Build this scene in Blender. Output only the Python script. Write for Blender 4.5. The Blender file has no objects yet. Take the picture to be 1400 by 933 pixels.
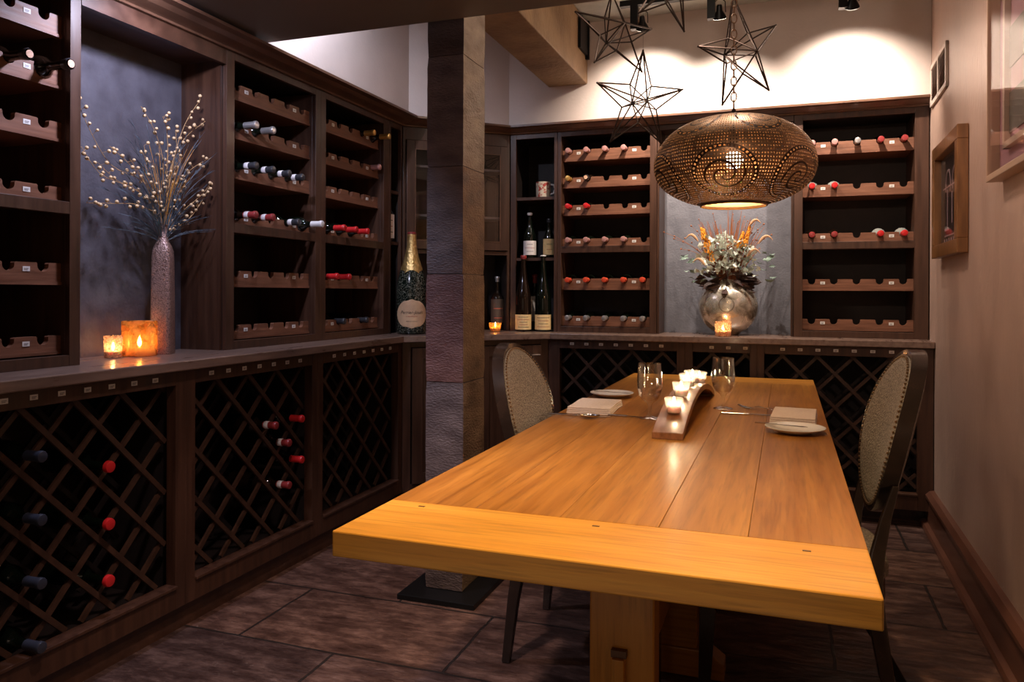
import bpy, bmesh, math, random
from mathutils import Vector, Matrix, noise
random.seed(7)
S = bpy.context.scene
COL = S.collection
PI = math.pi

# ------------------------------------------------------------------ camera, world, exposure, room lights
YAW = math.atan(374/1049); ROLL = math.atan(12/3316)
cam_d = bpy.data.cameras.new('camera'); cam = bpy.data.objects.new('camera', cam_d); COL.objects.link(cam)
cam_d.sensor_width = 36; cam_d.lens = 1049/1400*36; cam_d.clip_start = .02
cam_d.shift_y = -(466.5-400.6)/1400
cam.location = (0, 0, 1.2)
cam.rotation_euler = (Matrix.Rotation(YAW, 4, 'Z') @ Matrix.Rotation(PI/2, 4, 'X') @ Matrix.Rotation(ROLL, 4, 'Z')).to_euler()
S.camera = cam
S.view_settings.view_transform = 'Standard'; S.view_settings.look = 'None'
S.view_settings.gamma = 1; S.view_settings.use_curve_mapping = False
S.view_settings.exposure = 0.0
W = bpy.data.worlds.new('room_dim'); S.world = W; W.use_nodes = True
W.node_tree.nodes['Background'].inputs[0].default_value = (.5, .42, .4, 1)
W.node_tree.nodes['Background'].inputs[1].default_value = .010

def spot(name, loc, target, power, col, size=60, blend=.6, rad=.03):
    l = bpy.data.lights.new(name, 'SPOT'); l.energy = power; l.color = col
    l.spot_size = math.radians(size); l.spot_blend = blend; l.shadow_soft_size = rad
    o = bpy.data.objects.new(name, l); COL.objects.link(o); o.location = loc
    o.rotation_euler = (Vector(target)-Vector(loc)).to_track_quat('-Z', 'Y').to_euler()
    return o
def area(name, loc, target, power, col, sx, sy):
    l = bpy.data.lights.new(name, 'AREA'); l.energy = power; l.color = col; l.shape = 'RECTANGLE'; l.size = sx; l.size_y = sy
    o = bpy.data.objects.new(name, l); COL.objects.link(o); o.location = loc
    o.rotation_euler = (Vector(target)-Vector(loc)).to_track_quat('-Z', 'Y').to_euler()
def point(name, loc, power, col, rad=.01):
    l = bpy.data.lights.new(name, 'POINT'); l.energy = power; l.color = col; l.shadow_soft_size = rad
    o = bpy.data.objects.new(name, l); COL.objects.link(o); o.location = loc; return o
WARM = (1, .72, .45); WHITE = (1, .84, .70); COOL = (.72, .74, 1)
# added area fills, and recessed lights in the low ceiling (in front of the frame), aimed as the photo shows
spot('recessed_light_table', (-.25, 1.15, 2.235), (-.33, 1.6, .75), 150, (1, .69, .38), 84, .9, .05)
spot('recessed_light_left', (-1.84, 2.0, 2.235), (-2.165, 2.15, 1.65), 52, COOL, 146, .7, .04)
spot('recessed_light_floor', (-.95, 1.35, 2.235), (-1.30, 2.25, 0), 105, (.98, .76, .72), 66, .8, .06)
spot('recessed_light_right', (-.1, 1.3, 2.235), (.7, 3.0, 1.7), 40, (1, .72, .56), 85, .9, .06)
area('fill_behind_camera', (-.5, -1.3, 1.5), (-.5, 2, .9), 3.0, (1, .74, .52), 1.6, 1.2)  # added fill from behind the camera, not a fixture
area('floor_bounce_fill', (-.6, .3, .25), (-.6, 1.5, 2.6), 1.3, (1, .80, .66), 1.5, .8)  # added upward fill in place of floor bounce
# left-wall light hidden above the low ceiling, then two added fills
spot('raised_light_left_wall', (-1.85, 2.80, 2.76), (-2.14, 3.15, 2.35), 60, (.80, .82, 1), 120, .9, .03)
spot('raised_fill_right_wall', (-.15, 3.3, 2.78), (.60, 3.0, .6), 46, (1, .76, .60), 120, .9, .08)  # added fill for the right wall and floor, not a fixture
point('raised_room_fill', (-.45, 3.2, 2.66), 6.0, (1, .80, .64), .10)  # added fill floating below the raised ceiling

# ------------------------------------------------------------------ object helpers
def link(o, parent=None):
    COL.objects.link(o)
    if parent is not None: o.parent = parent
    return o
def tag(o, label=None, cat=None, group=None, kind=None):
    if label: o['label'] = label
    if cat: o['category'] = cat
    if group: o['group'] = group
    if kind: o['kind'] = kind
    return o
def thing(name, label, cat, loc=(0, 0, 0), rz=0, group=None):
    o = bpy.data.objects.new(name, None); COL.objects.link(o); o.empty_display_size = .05
    o.location = loc; o.rotation_euler = (0, 0, rz)
    return tag(o, label, cat, group)
def copy_tree(o, parent=None):
    c = o.copy(); COL.objects.link(c); c.parent = parent
    for ch in list(o.children): copy_tree(ch, c)
    return c

class MB:
    def __init__(s): s.bm = bmesh.new(); s.mi = 0
    def _face(s, vs):
        try:
            f = s.bm.faces.new(vs); f.material_index = s.mi; return f
        except ValueError: return None
    def box(s, x0, x1, y0, y1, z0, z1):
        x0, x1 = min(x0, x1), max(x0, x1); y0, y1 = min(y0, y1), max(y0, y1); z0, z1 = min(z0, z1), max(z0, z1)
        v = [s.bm.verts.new(p) for p in ((x0,y0,z0),(x1,y0,z0),(x1,y1,z0),(x0,y1,z0),(x0,y0,z1),(x1,y0,z1),(x1,y1,z1),(x0,y1,z1))]
        for f in ((0,3,2,1),(4,5,6,7),(0,1,5,4),(1,2,6,5),(2,3,7,6),(3,0,4,7)): s._face([v[i] for i in f])
        return s
    def prism(s, poly, ax, a, b):
        # poly of 2D points in the plane normal to axis ax ('x': (y,z), 'y': (x,z), 'z': (x,y))
        def P(p, t): return {'x': (t, p[0], p[1]), 'y': (p[0], t, p[1]), 'z': (p[0], p[1], t)}[ax]
        A = [s.bm.verts.new(P(p, a)) for p in poly]; B = [s.bm.verts.new(P(p, b)) for p in poly]
        s._face(A[::-1]); s._face(B); n = len(poly)
        for i in range(n): s._face([A[i], A[(i+1) % n], B[(i+1) % n], B[i]])
        return s
    def loft(s, rings, closed=True, caps=True):
        R = [[s.bm.verts.new(p) for p in r] for r in rings]
        for a, b in zip(R, R[1:]):
            n = len(a)
            for i in range(n if closed else n-1): s._face([a[i], a[(i+1) % n], b[(i+1) % n], b[i]])
        if caps and closed: s._face(R[0][::-1]); s._face(R[-1])
        return s
    def lathe(s, prof, c=(0, 0, 0), n=20, axis='z', caps=True, uv=False, ring=1.0):
        c = Vector(c); rings = []
        for r, h in prof:
            rg = []
            for i in range(n):
                a = 2*PI*i/n; x, y = max(r, 1e-4)*math.cos(a), max(r, 1e-4)*math.sin(a)
                p = {'z': (x, y*ring, h), 'y': (x, h, y), 'x': (h, x, y)}[axis]
                rg.append(c+Vector(p))
            rings.append(rg)
        return s.loft(rings, True, caps)
    def tube(s, pts, r, n=6, caps=True):
        pts = [Vector(p) for p in pts]; rs = r if isinstance(r, (list, tuple)) else [r]*len(pts)
        rings = []; up = None
        for i, p in enumerate(pts):
            t = (pts[min(i+1, len(pts)-1)]-pts[max(i-1, 0)])
            if t.length < 1e-9: t = Vector((0, 0, 1))
            t.normalize()
            if up is None:
                up = t.orthogonal().normalized()
            else:
                up = (up-t*up.dot(t)); up = up.normalized() if up.length > 1e-6 else t.orthogonal().normalized()
            w = t.cross(up)
            rings.append([p+(up*math.cos(2*PI*k/n)+w*math.sin(2*PI*k/n))*rs[i] for k in range(n)])
        return s.loft(rings, True, caps)
    def ball(s, c, r, n=8, m=5, sc=(1, 1, 1)):
        prof = [(math.sin(PI*j/m)*r, -math.cos(PI*j/m)*r) for j in range(m+1)]
        c = Vector(c); rings = []
        for q, h in prof:
            rings.append([c+Vector((max(q, r*.02)*math.cos(2*PI*i/n)*sc[0], max(q, r*.02)*math.sin(2*PI*i/n)*sc[1], h*sc[2])) for i in range(n)])
        return s.loft(rings)
    def quad(s, a, b, c, d): s._face([s.bm.verts.new(p) for p in (a, b, c, d)]); return s
    def xform(s, M): bmesh.ops.transform(s.bm, matrix=M, verts=s.bm.verts); return s
    def build(s, name, mats, parent=None, smooth=False, bevel=0, loc=None, rz=None, seg=2):
        bmesh.ops.recalc_face_normals(s.bm, faces=s.bm.faces)
        me = bpy.data.meshes.new(name)
        s.bm.to_mesh(me); s.bm.free()
        for m in (mats if isinstance(mats, (list, tuple)) else [mats]): me.materials.append(m)
        if smooth:
            me.polygons.foreach_set('use_smooth', [True]*len(me.polygons))
            try: me.set_sharp_from_angle(angle=math.radians(40))
            except Exception: pass
        o = bpy.data.objects.new(name, me); link(o, parent)
        if loc: o.location = loc
        if rz is not None: o.rotation_euler = (0, 0, rz)
        if bevel:
            b = o.modifiers.new('bevel', 'BEVEL'); b.width = bevel; b.segments = seg; b.limit_method = 'ANGLE'; b.angle_limit = math.radians(50)
        return o

# ------------------------------------------------------------------ materials
def new_mat(name):
    m = bpy.data.materials.new(name); m.use_nodes = True
    nt = m.node_tree; return m, nt, nt.nodes['Principled BSDF']
def N(nt, t, **kw):
    n = nt.nodes.new(t)
    for k, v in kw.items(): setattr(n, k, v)
    return n
def math_n(nt, op, a, b=None, c=None):
    n = nt.nodes.new('ShaderNodeMath'); n.operation = op
    for i, v in enumerate((a, b, c)):
        if v is None: continue
        if isinstance(v, (int, float)): n.inputs[i].default_value = v
        else: nt.links.new(v, n.inputs[i])
    return n.outputs[0]
def ramp(nt, fac, stops):
    r = nt.nodes.new('ShaderNodeValToRGB'); cr = r.color_ramp
    while len(cr.elements) < len(stops): cr.elements.new(.5)
    for e, (p, c) in zip(cr.elements, stops): e.position = p; e.color = (*c, 1) if len(c) == 3 else c
    nt.links.new(fac, r.inputs[0]); return r.outputs[0]
def plain(name, col, rough=.5, metal=0, spec=.5, **kw):
    m, nt, b = new_mat(name)
    b.inputs['Base Color'].default_value = (*col, 1); b.inputs['Roughness'].default_value = rough
    b.inputs['Metallic'].default_value = metal; b.inputs['Specular IOR Level'].default_value = spec
    for k, v in kw.items(): b.inputs[k.replace('_', ' ')].default_value = v
    return m
def noisy(name, c1, c2, scale=(4, 4, 4), nscale=3, rough=.5, rough2=None, bump=0, detail=6, metal=0, lo=.3, hi=.7, bscale=None, coat=0, dist=.0, coord='Object', extra=None):
    m, nt, b = new_mat(name)
    tc = N(nt, 'ShaderNodeTexCoord'); mp = N(nt, 'ShaderNodeMapping'); mp.inputs['Scale'].default_value = scale
    nt.links.new(tc.outputs[coord], mp.inputs[0])
    no = N(nt, 'ShaderNodeTexNoise'); no.inputs['Scale'].default_value = nscale; no.inputs['Detail'].default_value = detail; no.inputs['Distortion'].default_value = dist
    nt.links.new(mp.outputs[0], no.inputs['Vector'])
    c = ramp(nt, no.outputs[0], [(lo, c1), (hi, c2)])
    nt.links.new(c, b.inputs['Base Color']); b.inputs['Roughness'].default_value = rough; b.inputs['Metallic'].default_value = metal
    b.inputs['Coat Weight'].default_value = coat; b.inputs['Coat Roughness'].default_value = .12
    if rough2 is not None:
        rr = ramp(nt, no.outputs[0], [(lo, (rough,)*3), (hi, (rough2,)*3)]); nt.links.new(rr, b.inputs['Roughness'])
    if bump:
        src = no.outputs[0]
        if bscale:
            n2 = N(nt, 'ShaderNodeTexNoise'); n2.inputs['Scale'].default_value = bscale; n2.inputs['Detail'].default_value = 6
            nt.links.new(mp.outputs[0], n2.inputs['Vector']); src = n2.outputs[0]
        bp = N(nt, 'ShaderNodeBump'); bp.inputs['Strength'].default_value = bump; bp.inputs['Distance'].default_value = .02
        nt.links.new(src, bp.inputs['Height']); nt.links.new(bp.outputs[0], b.inputs['Normal'])
    return m
def emit(name, col, st):
    m = bpy.data.materials.new(name); m.use_nodes = True; nt = m.node_tree; nt.nodes.clear()
    e = N(nt, 'ShaderNodeEmission'); e.inputs[0].default_value = (*col, 1); e.inputs[1].default_value = st
    o = N(nt, 'ShaderNodeOutputMaterial'); nt.links.new(e.outputs[0], o.inputs[0]); return m
def glassy(name, tint=(.96, .96, .96), body=.04, edge=.6, rough=.02, trans=None, tr_amt=0, mottle=None, gcol=(1, 1, 1)):
    m = bpy.data.materials.new(name); m.use_nodes = True; nt = m.node_tree; nt.nodes.clear()
    out = N(nt, 'ShaderNodeOutputMaterial'); t = N(nt, 'ShaderNodeBsdfTransparent'); t.inputs[0].default_value = (*tint, 1)
    g = N(nt, 'ShaderNodeBsdfGlossy'); g.inputs['Roughness'].default_value = rough; g.inputs[0].default_value = (*gcol, 1)
    lw = N(nt, 'ShaderNodeLayerWeight'); lw.inputs[0].default_value = .35
    f = math_n(nt, 'MULTIPLY_ADD', lw.outputs['Facing'], edge-body, body)
    base = t.outputs[0]
    if tr_amt or mottle:
        tl = N(nt, 'ShaderNodeBsdfTranslucent'); tl.inputs[0].default_value = (*(trans or (1, 1, 1)), 1)
        df = N(nt, 'ShaderNodeBsdfDiffuse'); df.inputs[0].default_value = (*(trans or (1, 1, 1)), 1)
        ad = N(nt, 'ShaderNodeMixShader'); ad.inputs[0].default_value = .35
        nt.links.new(tl.outputs[0], ad.inputs[1]); nt.links.new(df.outputs[0], ad.inputs[2])
        mx0 = N(nt, 'ShaderNodeMixShader'); nt.links.new(t.outputs[0], mx0.inputs[1]); nt.links.new(ad.outputs[0], mx0.inputs[2])
        if mottle:
            tc = N(nt, 'ShaderNodeTexCoord'); no = N(nt, 'ShaderNodeTexNoise'); no.inputs['Scale'].default_value = mottle; no.inputs['Detail'].default_value = 5
            nt.links.new(tc.outputs['Object'], no.inputs['Vector'])
            c = ramp(nt, no.outputs[0], [(.40, (max(tr_amt-.45, 0),)*3), (.6, (min(tr_amt+.2, 1),)*3)]); nt.links.new(c, mx0.inputs[0])
        else: mx0.inputs[0].default_value = tr_amt
        base = mx0.outputs[0]
    mx = N(nt, 'ShaderNodeMixShader'); nt.links.new(f, mx.inputs[0]); nt.links.new(base, mx.inputs[1]); nt.links.new(g.outputs[0], mx.inputs[2])
    nt.links.new(mx.outputs[0], out.inputs[0]); return m

M = {}
M['wood'] = noisy('dark_stained_wood', (.034, .013, .007), (.074, .030, .016), (3, 3, 3), 6, .38, .5, .05, coat=.15)
M['woodv'] = noisy('dark_stained_wood_vertical_grain', (.034, .013, .007), (.076, .031, .016), (14, 14, 1.0), 3, .38, .48, .05, coat=.15)
M['board'] = noisy('rack_board_wood', (.12, .045, .023), (.22, .088, .046), (3, 3, 40), 2, .45, .6, .08)
M['inside'] = noisy('shaded_stained_interior', (.010, .006, .005), (.020, .011, .009), (3, 3, 3), 6, .6)  # dark stain, with the shade of the interior put into the colour
M['lattice'] = noisy('lattice_wood', (.035, .016, .010), (.070, .032, .019), (6, 6, 6), 4, .45)
M['counter'] = noisy('counter_top_wood', (.14, .085, .065), (.24, .155, .12), (10, 1.2, 10), 4, .26, .36, .03, coat=.3)
M['crown'] = noisy('crown_wood', (.075, .035, .020), (.14, .068, .040), (2, 2, 10), 4, .35, coat=.2)
M['wallL'] = noisy('painted_plaster', (.55, .47, .43), (.61, .52, .48), (1, 1, 1), 5, .42, .5, .06, bscale=60)
M['wallR'] = noisy('faux_finished_plaster', (.42, .28, .225), (.55, .39, .32), (1, 1, .5), 3.5, .36, .5, .12, dist=.6, bscale=40, detail=8)
M['niche'] = noisy('grey_blue_niche_panel', (.062, .056, .070), (.105, .098, .12), (1, 1, 1), 14, .5, .6, .15, bscale=90)
M['soffit'] = noisy('dark_low_ceiling_paint', (.125, .105, .098), (.14, .118, .11), (1, 1, 1), 3, .42)
M['ceil'] = noisy('raised_ceiling_paint', (.38, .40, .37), (.47, .48, .44), (1, 1, 1), 12, .7, bump=.2)
M['beam'] = noisy('mottled_tan_beam', (.17, .095, .045), (.36, .23, .12), (1, 1, 1), 5, .6, bump=.3, bscale=40, detail=8)
M['baseb'] = noisy('red_brown_baseboard', (.10, .040, .026), (.16, .066, .042), (6, .8, 6), 4, .3, .4, coat=.3)
M['black'] = plain('black_metal', (.012, .012, .013), .4, .6)
M['starmetal'] = plain('bronze_wire', (.045, .03, .024), .4, .8)
M['label'] = plain('white_label', (.75, .73, .70), .6)
M['labelbar'] = plain('label_grey_bar', (.25, .24, .24), .6)
M['chrome'] = plain('brushed_steel', (.62, .60, .58), .25, 1)
M['pewter'] = plain('cutlery_steel', (.55, .52, .50), .16, 1)
M['porc'] = plain('white_porcelain', (.80, .77, .74), .22)
M['glass'] = glassy('clear_drinking_glass', (.95, .95, .94), .05, .95)
M['pane'] = glassy('cabinet_door_glass', (.80, .80, .80), .05, .35)
M['framepane'] = glassy('picture_glass', (.97, .97, .97), .03, .16)
M['cupglass'] = glassy('votive_cup_glass', (.98, .97, .96), .06, .6, trans=(1, .96, .9), tr_amt=.14)
M['merc'] = glassy('small_mercury_votive_glass', (1, .8, .6), .08, .5, .15, trans=(1, .72, .5), tr_amt=.55, mottle=90, gcol=(1, .85, .7))
M['amber'] = glassy('amber_mercury_glass', (1, .70, .34), .06, .4, .15, trans=(1, .55, .18), tr_amt=.6, mottle=26, gcol=(1, .7, .35))
M['wax'] = plain('candle_wax', (.97, .93, .87), .5, Subsurface_Weight=.6, Subsurface_Scale=.03)
M['flame'] = emit('candle_flame', (1, .74, .42), 90)
M['bulb'] = emit('lamp_bulb', (1, .80, .55), 22)
M['spotface'] = emit('spotlight_lens', (1, .88, .72), 9)
M['bg'] = plain('dark_green_bottle_glass', (.003, .005, .003), .07, 0, .7)
M['bb'] = plain('dark_brown_bottle_glass', (.010, .005, .003), .07, 0, .7)
M['bc'] = plain('pale_bottle_glass', (.25, .26, .24), .08, 0, .7)
M['c_red'] = plain('red_capsule', (.55, .018, .02), .3)
M['c_dkred'] = plain('wine_red_capsule', (.26, .03, .03), .3)
M['c_orange'] = plain('orange_red_capsule', (.62, .07, .03), .3)
M['c_gold'] = plain('gold_capsule', (.72, .42, .12), .35, .7)
M['c_silver'] = plain('silver_capsule', (.55, .53, .53), .3, .8)
M['c_black'] = plain('black_capsule', (.03, .03, .035), .3)
M['c_white'] = plain('white_capsule', (.72, .68, .68), .35)
M['c_pink'] = plain('dusty_pink_capsule', (.48, .24, .22), .35, .2)
M['c_blue'] = plain('slate_capsule', (.028, .032, .050), .35)
M['cork'] = noisy('cork_end', (.62, .36, .22), (.80, .52, .36), (60, 60, 60), 3, .7)
M['paper'] = noisy('cream_paper_label', (.80, .57, .25), (.90, .67, .34), (20, 20, 20), 3, .6)
M['paperw'] = plain('white_paper_label', (.80, .74, .72), .6)
M['ink'] = plain('dark_label_ink', (.06, .04, .03), .6)
M['redink'] = plain('red_label_ink', (.45, .10, .06), .6)
M['linen'] = noisy('folded_napkin_linen', (.78, .66, .60), (.85, .73, .66), (1, 1, 1), 120, .9, bump=.2)

# ------------------------------------------------------------------ floor material: slate slabs
def slate():
    m, nt, b = new_mat('slate_floor')
    tc = N(nt, 'ShaderNodeTexCoord'); mp = N(nt, 'ShaderNodeMapping'); mp.inputs['Location'].default_value = (.62, -.41, 0)
    nt.links.new(tc.outputs['Object'], mp.inputs[0])
    wn = N(nt, 'ShaderNodeTexNoise'); wn.inputs['Scale'].default_value = 9
    nt.links.new(tc.outputs['Object'], wn.inputs['Vector'])
    vm = N(nt, 'ShaderNodeVectorMath', operation='MULTIPLY_ADD'); vm.inputs[1].default_value = (.012, .012, 0)
    nt.links.new(wn.outputs['Color'], vm.inputs[0]); nt.links.new(mp.outputs[0], vm.inputs[2])
    br = N(nt, 'ShaderNodeTexBrick'); br.offset = .5; br.inputs['Scale'].default_value = 1
    br.inputs['Brick Width'].default_value = .78; br.inputs['Row Height'].default_value = .45
    br.inputs['Mortar Size'].default_value = .0055; br.inputs['Mortar Smooth'].default_value = .3
    br.inputs['Color1'].default_value = (0, 0, 0, 1); br.inputs['Color2'].default_value = (1, 1, 1, 1)
    nt.links.new(vm.outputs[0], br.inputs['Vector'])
    n1 = N(nt, 'ShaderNodeTexNoise'); n1.inputs['Scale'].default_value = 8; n1.inputs['Detail'].default_value = 12; n1.inputs['Roughness'].default_value = .74
    mp2 = N(nt, 'ShaderNodeMapping'); mp2.inputs['Scale'].default_value = (.7, 1.6, 1)
    nt.links.new(tc.outputs['Object'], mp2.inputs[0]); nt.links.new(mp2.outputs[0], n1.inputs['Vector'])
    c1 = ramp(nt, n1.outputs[0], [(.34, (.030, .016, .013)), (.48, (.070, .040, .032)), (.58, (.135, .082, .064)), (.68, (.21, .14, .115)), (.78, (.32, .25, .21))])
    tint = ramp(nt, br.outputs['Color'], [(0, (.65, .62, .68)), (.5, (1.0, .85, .8)), (1, (1.15, 1.0, .9))])
    mx = N(nt, 'ShaderNodeMix', data_type='RGBA', blend_type='MULTIPLY'); mx.inputs[0].default_value = 1
    nt.links.new(c1, mx.inputs[6]); nt.links.new(tint, mx.inputs[7])
    n3 = N(nt, 'ShaderNodeTexNoise'); n3.inputs['Scale'].default_value = 34; n3.inputs['Detail'].default_value = 8; n3.inputs['Roughness'].default_value = .8
    nt.links.new(tc.outputs['Object'], n3.inputs['Vector']); n4 = N(nt, 'ShaderNodeTexNoise'); n4.inputs['Scale'].default_value = 3.2; nt.links.new(tc.outputs['Object'], n4.inputs['Vector'])
    sc_ = math_n(nt, 'MULTIPLY', ramp(nt, n3.outputs[0], [(.60, (0, 0, 0)), (.70, (1, 1, 1))]), ramp(nt, n4.outputs[0], [(.45, (.06,)*3), (.65, (.8,)*3)]))
    ms = N(nt, 'ShaderNodeMix', data_type='RGBA'); nt.links.new(sc_, ms.inputs[0]); nt.links.new(mx.outputs[2], ms.inputs[6]); ms.inputs[7].default_value = (.42, .33, .30, 1)
    mm = N(nt, 'ShaderNodeMix', data_type='RGBA'); nt.links.new(br.outputs['Fac'], mm.inputs[0])
    nt.links.new(ms.outputs[2], mm.inputs[6]); mm.inputs[7].default_value = (.02, .014, .012, 1)
    nt.links.new(mm.outputs[2], b.inputs['Base Color'])
    rr = ramp(nt, n1.outputs[0], [(.3, (.30,)*3), (.7, (.55,)*3)]); nt.links.new(rr, b.inputs['Roughness'])
    n2 = N(nt, 'ShaderNodeTexNoise'); n2.inputs['Scale'].default_value = 14; n2.inputs['Detail'].default_value = 8
    nt.links.new(mp2.outputs[0], n2.inputs['Vector'])
    h = math_n(nt, 'SUBTRACT', n2.outputs[0], math_n(nt, 'MULTIPLY', br.outputs['Fac'], .8))
    bp = N(nt, 'ShaderNodeBump'); bp.inputs['Strength'].default_value = .9; bp.inputs['Distance'].default_value = .014
    nt.links.new(h, bp.inputs['Height']); nt.links.new(bp.outputs[0], b.inputs['Normal'])
    return m
M['floor'] = slate()

# ------------------------------------------------------------------ the room shell
LF = -2.165; BF = 4.56              # fronts of the upper cabinets: left wall, back wall
def struct(o, label=None): o['kind'] = 'structure'; return o
CT = 2.24                            # top of the crown moulding
struct(MB().box(-2.60, 1.0, -1.7, 5.0, -.06, 0).build('floor', M['floor']))
struct(MB().box(-2.60, 1.0, 2.71, 5.0, 2.84, 2.9).build('ceiling', M['ceil']))
struct(MB().box(-2.60, 1.0, -1.7, 2.71, 2.255, 2.9).build('ceiling', M['soffit']))
A = Vector((LF, 4.11)); B = Vector((-1.64, BF)); dAB = (B-A).normalized(); nAB = Vector((-dAB.y, dAB.x))   # nAB points into the corner
wl = MB(); wl.box(-2.60, -2.52, -1.7, 5.0, 0, 2.9); wl.box(-2.52, -2.13, 2.71, 4.12, CT-.005, 2.84)
struct(wl.build('wall_left', M['wallL']))
wb = MB(); wb.box(-2.52, 1.0, 4.93, 5.0, 0, 2.9); wb.box(-1.64, .717, 4.535, 4.93, CT-.005, 2.84)
struct(wb.build('wall_back', M['wallL']))
wc = MB(); wc.prism([(-2.13, 4.12), (-1.64, 4.535), (-1.64, 4.93), (-2.13, 4.93)], 'z', CT-.005, 2.84)
struct(wc.build('wall_corner', M['wallL']))
RW = math.atan(.0152)
def rwx(y): return .716+(y-4.4)*.0152
wr = MB(); wr.prism([(rwx(-1.7), -1.7), (1.0, -1.7), (1.0, 5.0), (rwx(5.0), 5.0)], 'z', 0, 2.9)
struct(wr.build('wall_right', M['wallR']))
struct(MB().box(-2.6, 1.0, -1.76, -1.7, 0, 2.9).build('wall_rear', M['wallR']))
# baseboard on the right wall
bb = MB()
prof = [(0, 0), (-.052, 0), (-.052, .014), (-.046, .026), (-.028, .034), (-.024, .15), (-.026, .155), (-.040, .163), (-.040, .178), (-.022, .196), (0, .200)]
bb.loft([[(rwx(y)+p[0], y, p[1]) for p in prof] for y in (-1.7, 4.52)])
struct(bb.build('baseboard_right', M['baseb'], smooth=False))
# crown moulding along the three cabinet runs
def crown_prof(pr): return [(0, 2.196), (-.016, 2.196), (-.020, 2.203), (-.030, 2.206), (-pr*.55, 2.214), (-pr*.75, 2.224), (-pr, 2.228), (-pr, CT), (0, CT)]
pth = [(Vector((LF, 1.0)), Vector((1, 0)), .13), (Vector((LF, 4.11)), Vector((.93, -.36)), .135), (B.copy(), Vector((.36, -.93)), .085), (Vector((.724, BF)), Vector((0, -1)), .08)]
cr = MB()
cr.loft([[(p.x+n.x*-q[0], p.y+n.y*-q[0], q[1]) for q in crown_prof(pr)] for p, n, pr in pth])
struct(cr.build('trim_1', M['crown']))
# boxed beam
bm_ = MB().box(-1.38, -1.135, 2.71, 4.535, 2.468, 2.84); struct(bm_.build('trim_2', M['beam'], bevel=.006))

# stone clad column -------------------------------------------------
col = thing('stone_column', 'square column clad in slate slabs, black steel base plate', 'column', (-1.272, 2.885, 0))
def stone(name, c1, c2, rough=.45):
    return noisy(name, c1, c2, (1, 1, 2.2), 8, rough, .55, .4, detail=12, bscale=70, lo=.3, hi=.72)
sfront = [stone('slate_brown', (.045, .03, .028), (.13, .09, .08)), stone('slate_grey_purple', (.085, .062, .066), (.20, .155, .16)), stone('slate_red', (.12, .052, .050), (.24, .125, .115)),
          stone('slate_violet_grey', (.10, .080, .088), (.23, .19, .20)), stone('slate_dark_violet', (.09, .075, .088), (.22, .185, .21)), stone('slate_black_purple', (.05, .036, .040), (.12, .09, .095))]
sside = stone('slate_side_brown', (.12, .066, .036), (.30, .19, .11)); sside_lit = stone('slate_side_lit', (.20, .145, .10), (.46, .37, .29))  # upper side faces paler: light on them painted into the stone colour
zj = [.022, .42, .844, 1.274, 1.70, 2.14, 2.84]
for k in range(6):
    b = MB(); hw = .080+random.uniform(-.002, .003); hd = .113+random.uniform(-.002, .003); nz = 10
    rings = []
    per = [(-hw+2*hw*i/5, -hd) for i in range(5)]+[(hw, -hd+2*hd*i/6) for i in range(6)]+[(hw-2*hw*i/5, hd) for i in range(5)]+[(-hw, hd-2*hd*i/6) for i in range(6)]
    z0, z1 = zj[k]+.0015, zj[k+1]-.0015
    for j in range(nz+1):
        z = z0+(z1-z0)*j/nz; sh = .004 if j in (0, nz) else 0; rg = []
        for x, y in per:
            nn = noise.noise(Vector((x*14+k*7, y*14, z*11)))*.0018-sh
            l = math.hypot(x, y); rg.append((x*(1+nn/l), y*(1+nn/l), z))
        rings.append(rg)
    b.loft(rings)
    o = b.build('stone_block', [sfront[k], sside if k < 4 else sside_lit], col, smooth=False)
    for p in o.data.polygons:
        if p.normal.x > .6: p.material_index = 1
MB().box(-.155, .17, -.21, .16, 0, .021).build('base_plate', M['black'], col, bevel=.002)['label'] = 'black steel plate'
core = MB().box(-.07, .07, -.1, .1, .021, 2.84).build('mortar_core', plain('mortar', (.10, .08, .07), .8), col)

# ------------------------------------------------------------------ cabinetry
def label_plate(parent, x, y, z, w=.024, h=.015):
    b = MB(); b.mi = 0; b.box(x-w/2, x+w/2, y-.0015, y, z-h/2, z+h/2)
    b.mi = 1; b.box(x-w*.3, x+w*.3, y-.0019, y-.0014, z-h*.02, z+h*.16); b.box(x-w*.3, x+w*.18, y-.0019, y-.0014, z-h*.28, z-h*.12)
    o = b.build('label_tag', [M['label'], M['labelbar']], parent); o['label'] = 'small white tag'; return o

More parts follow.
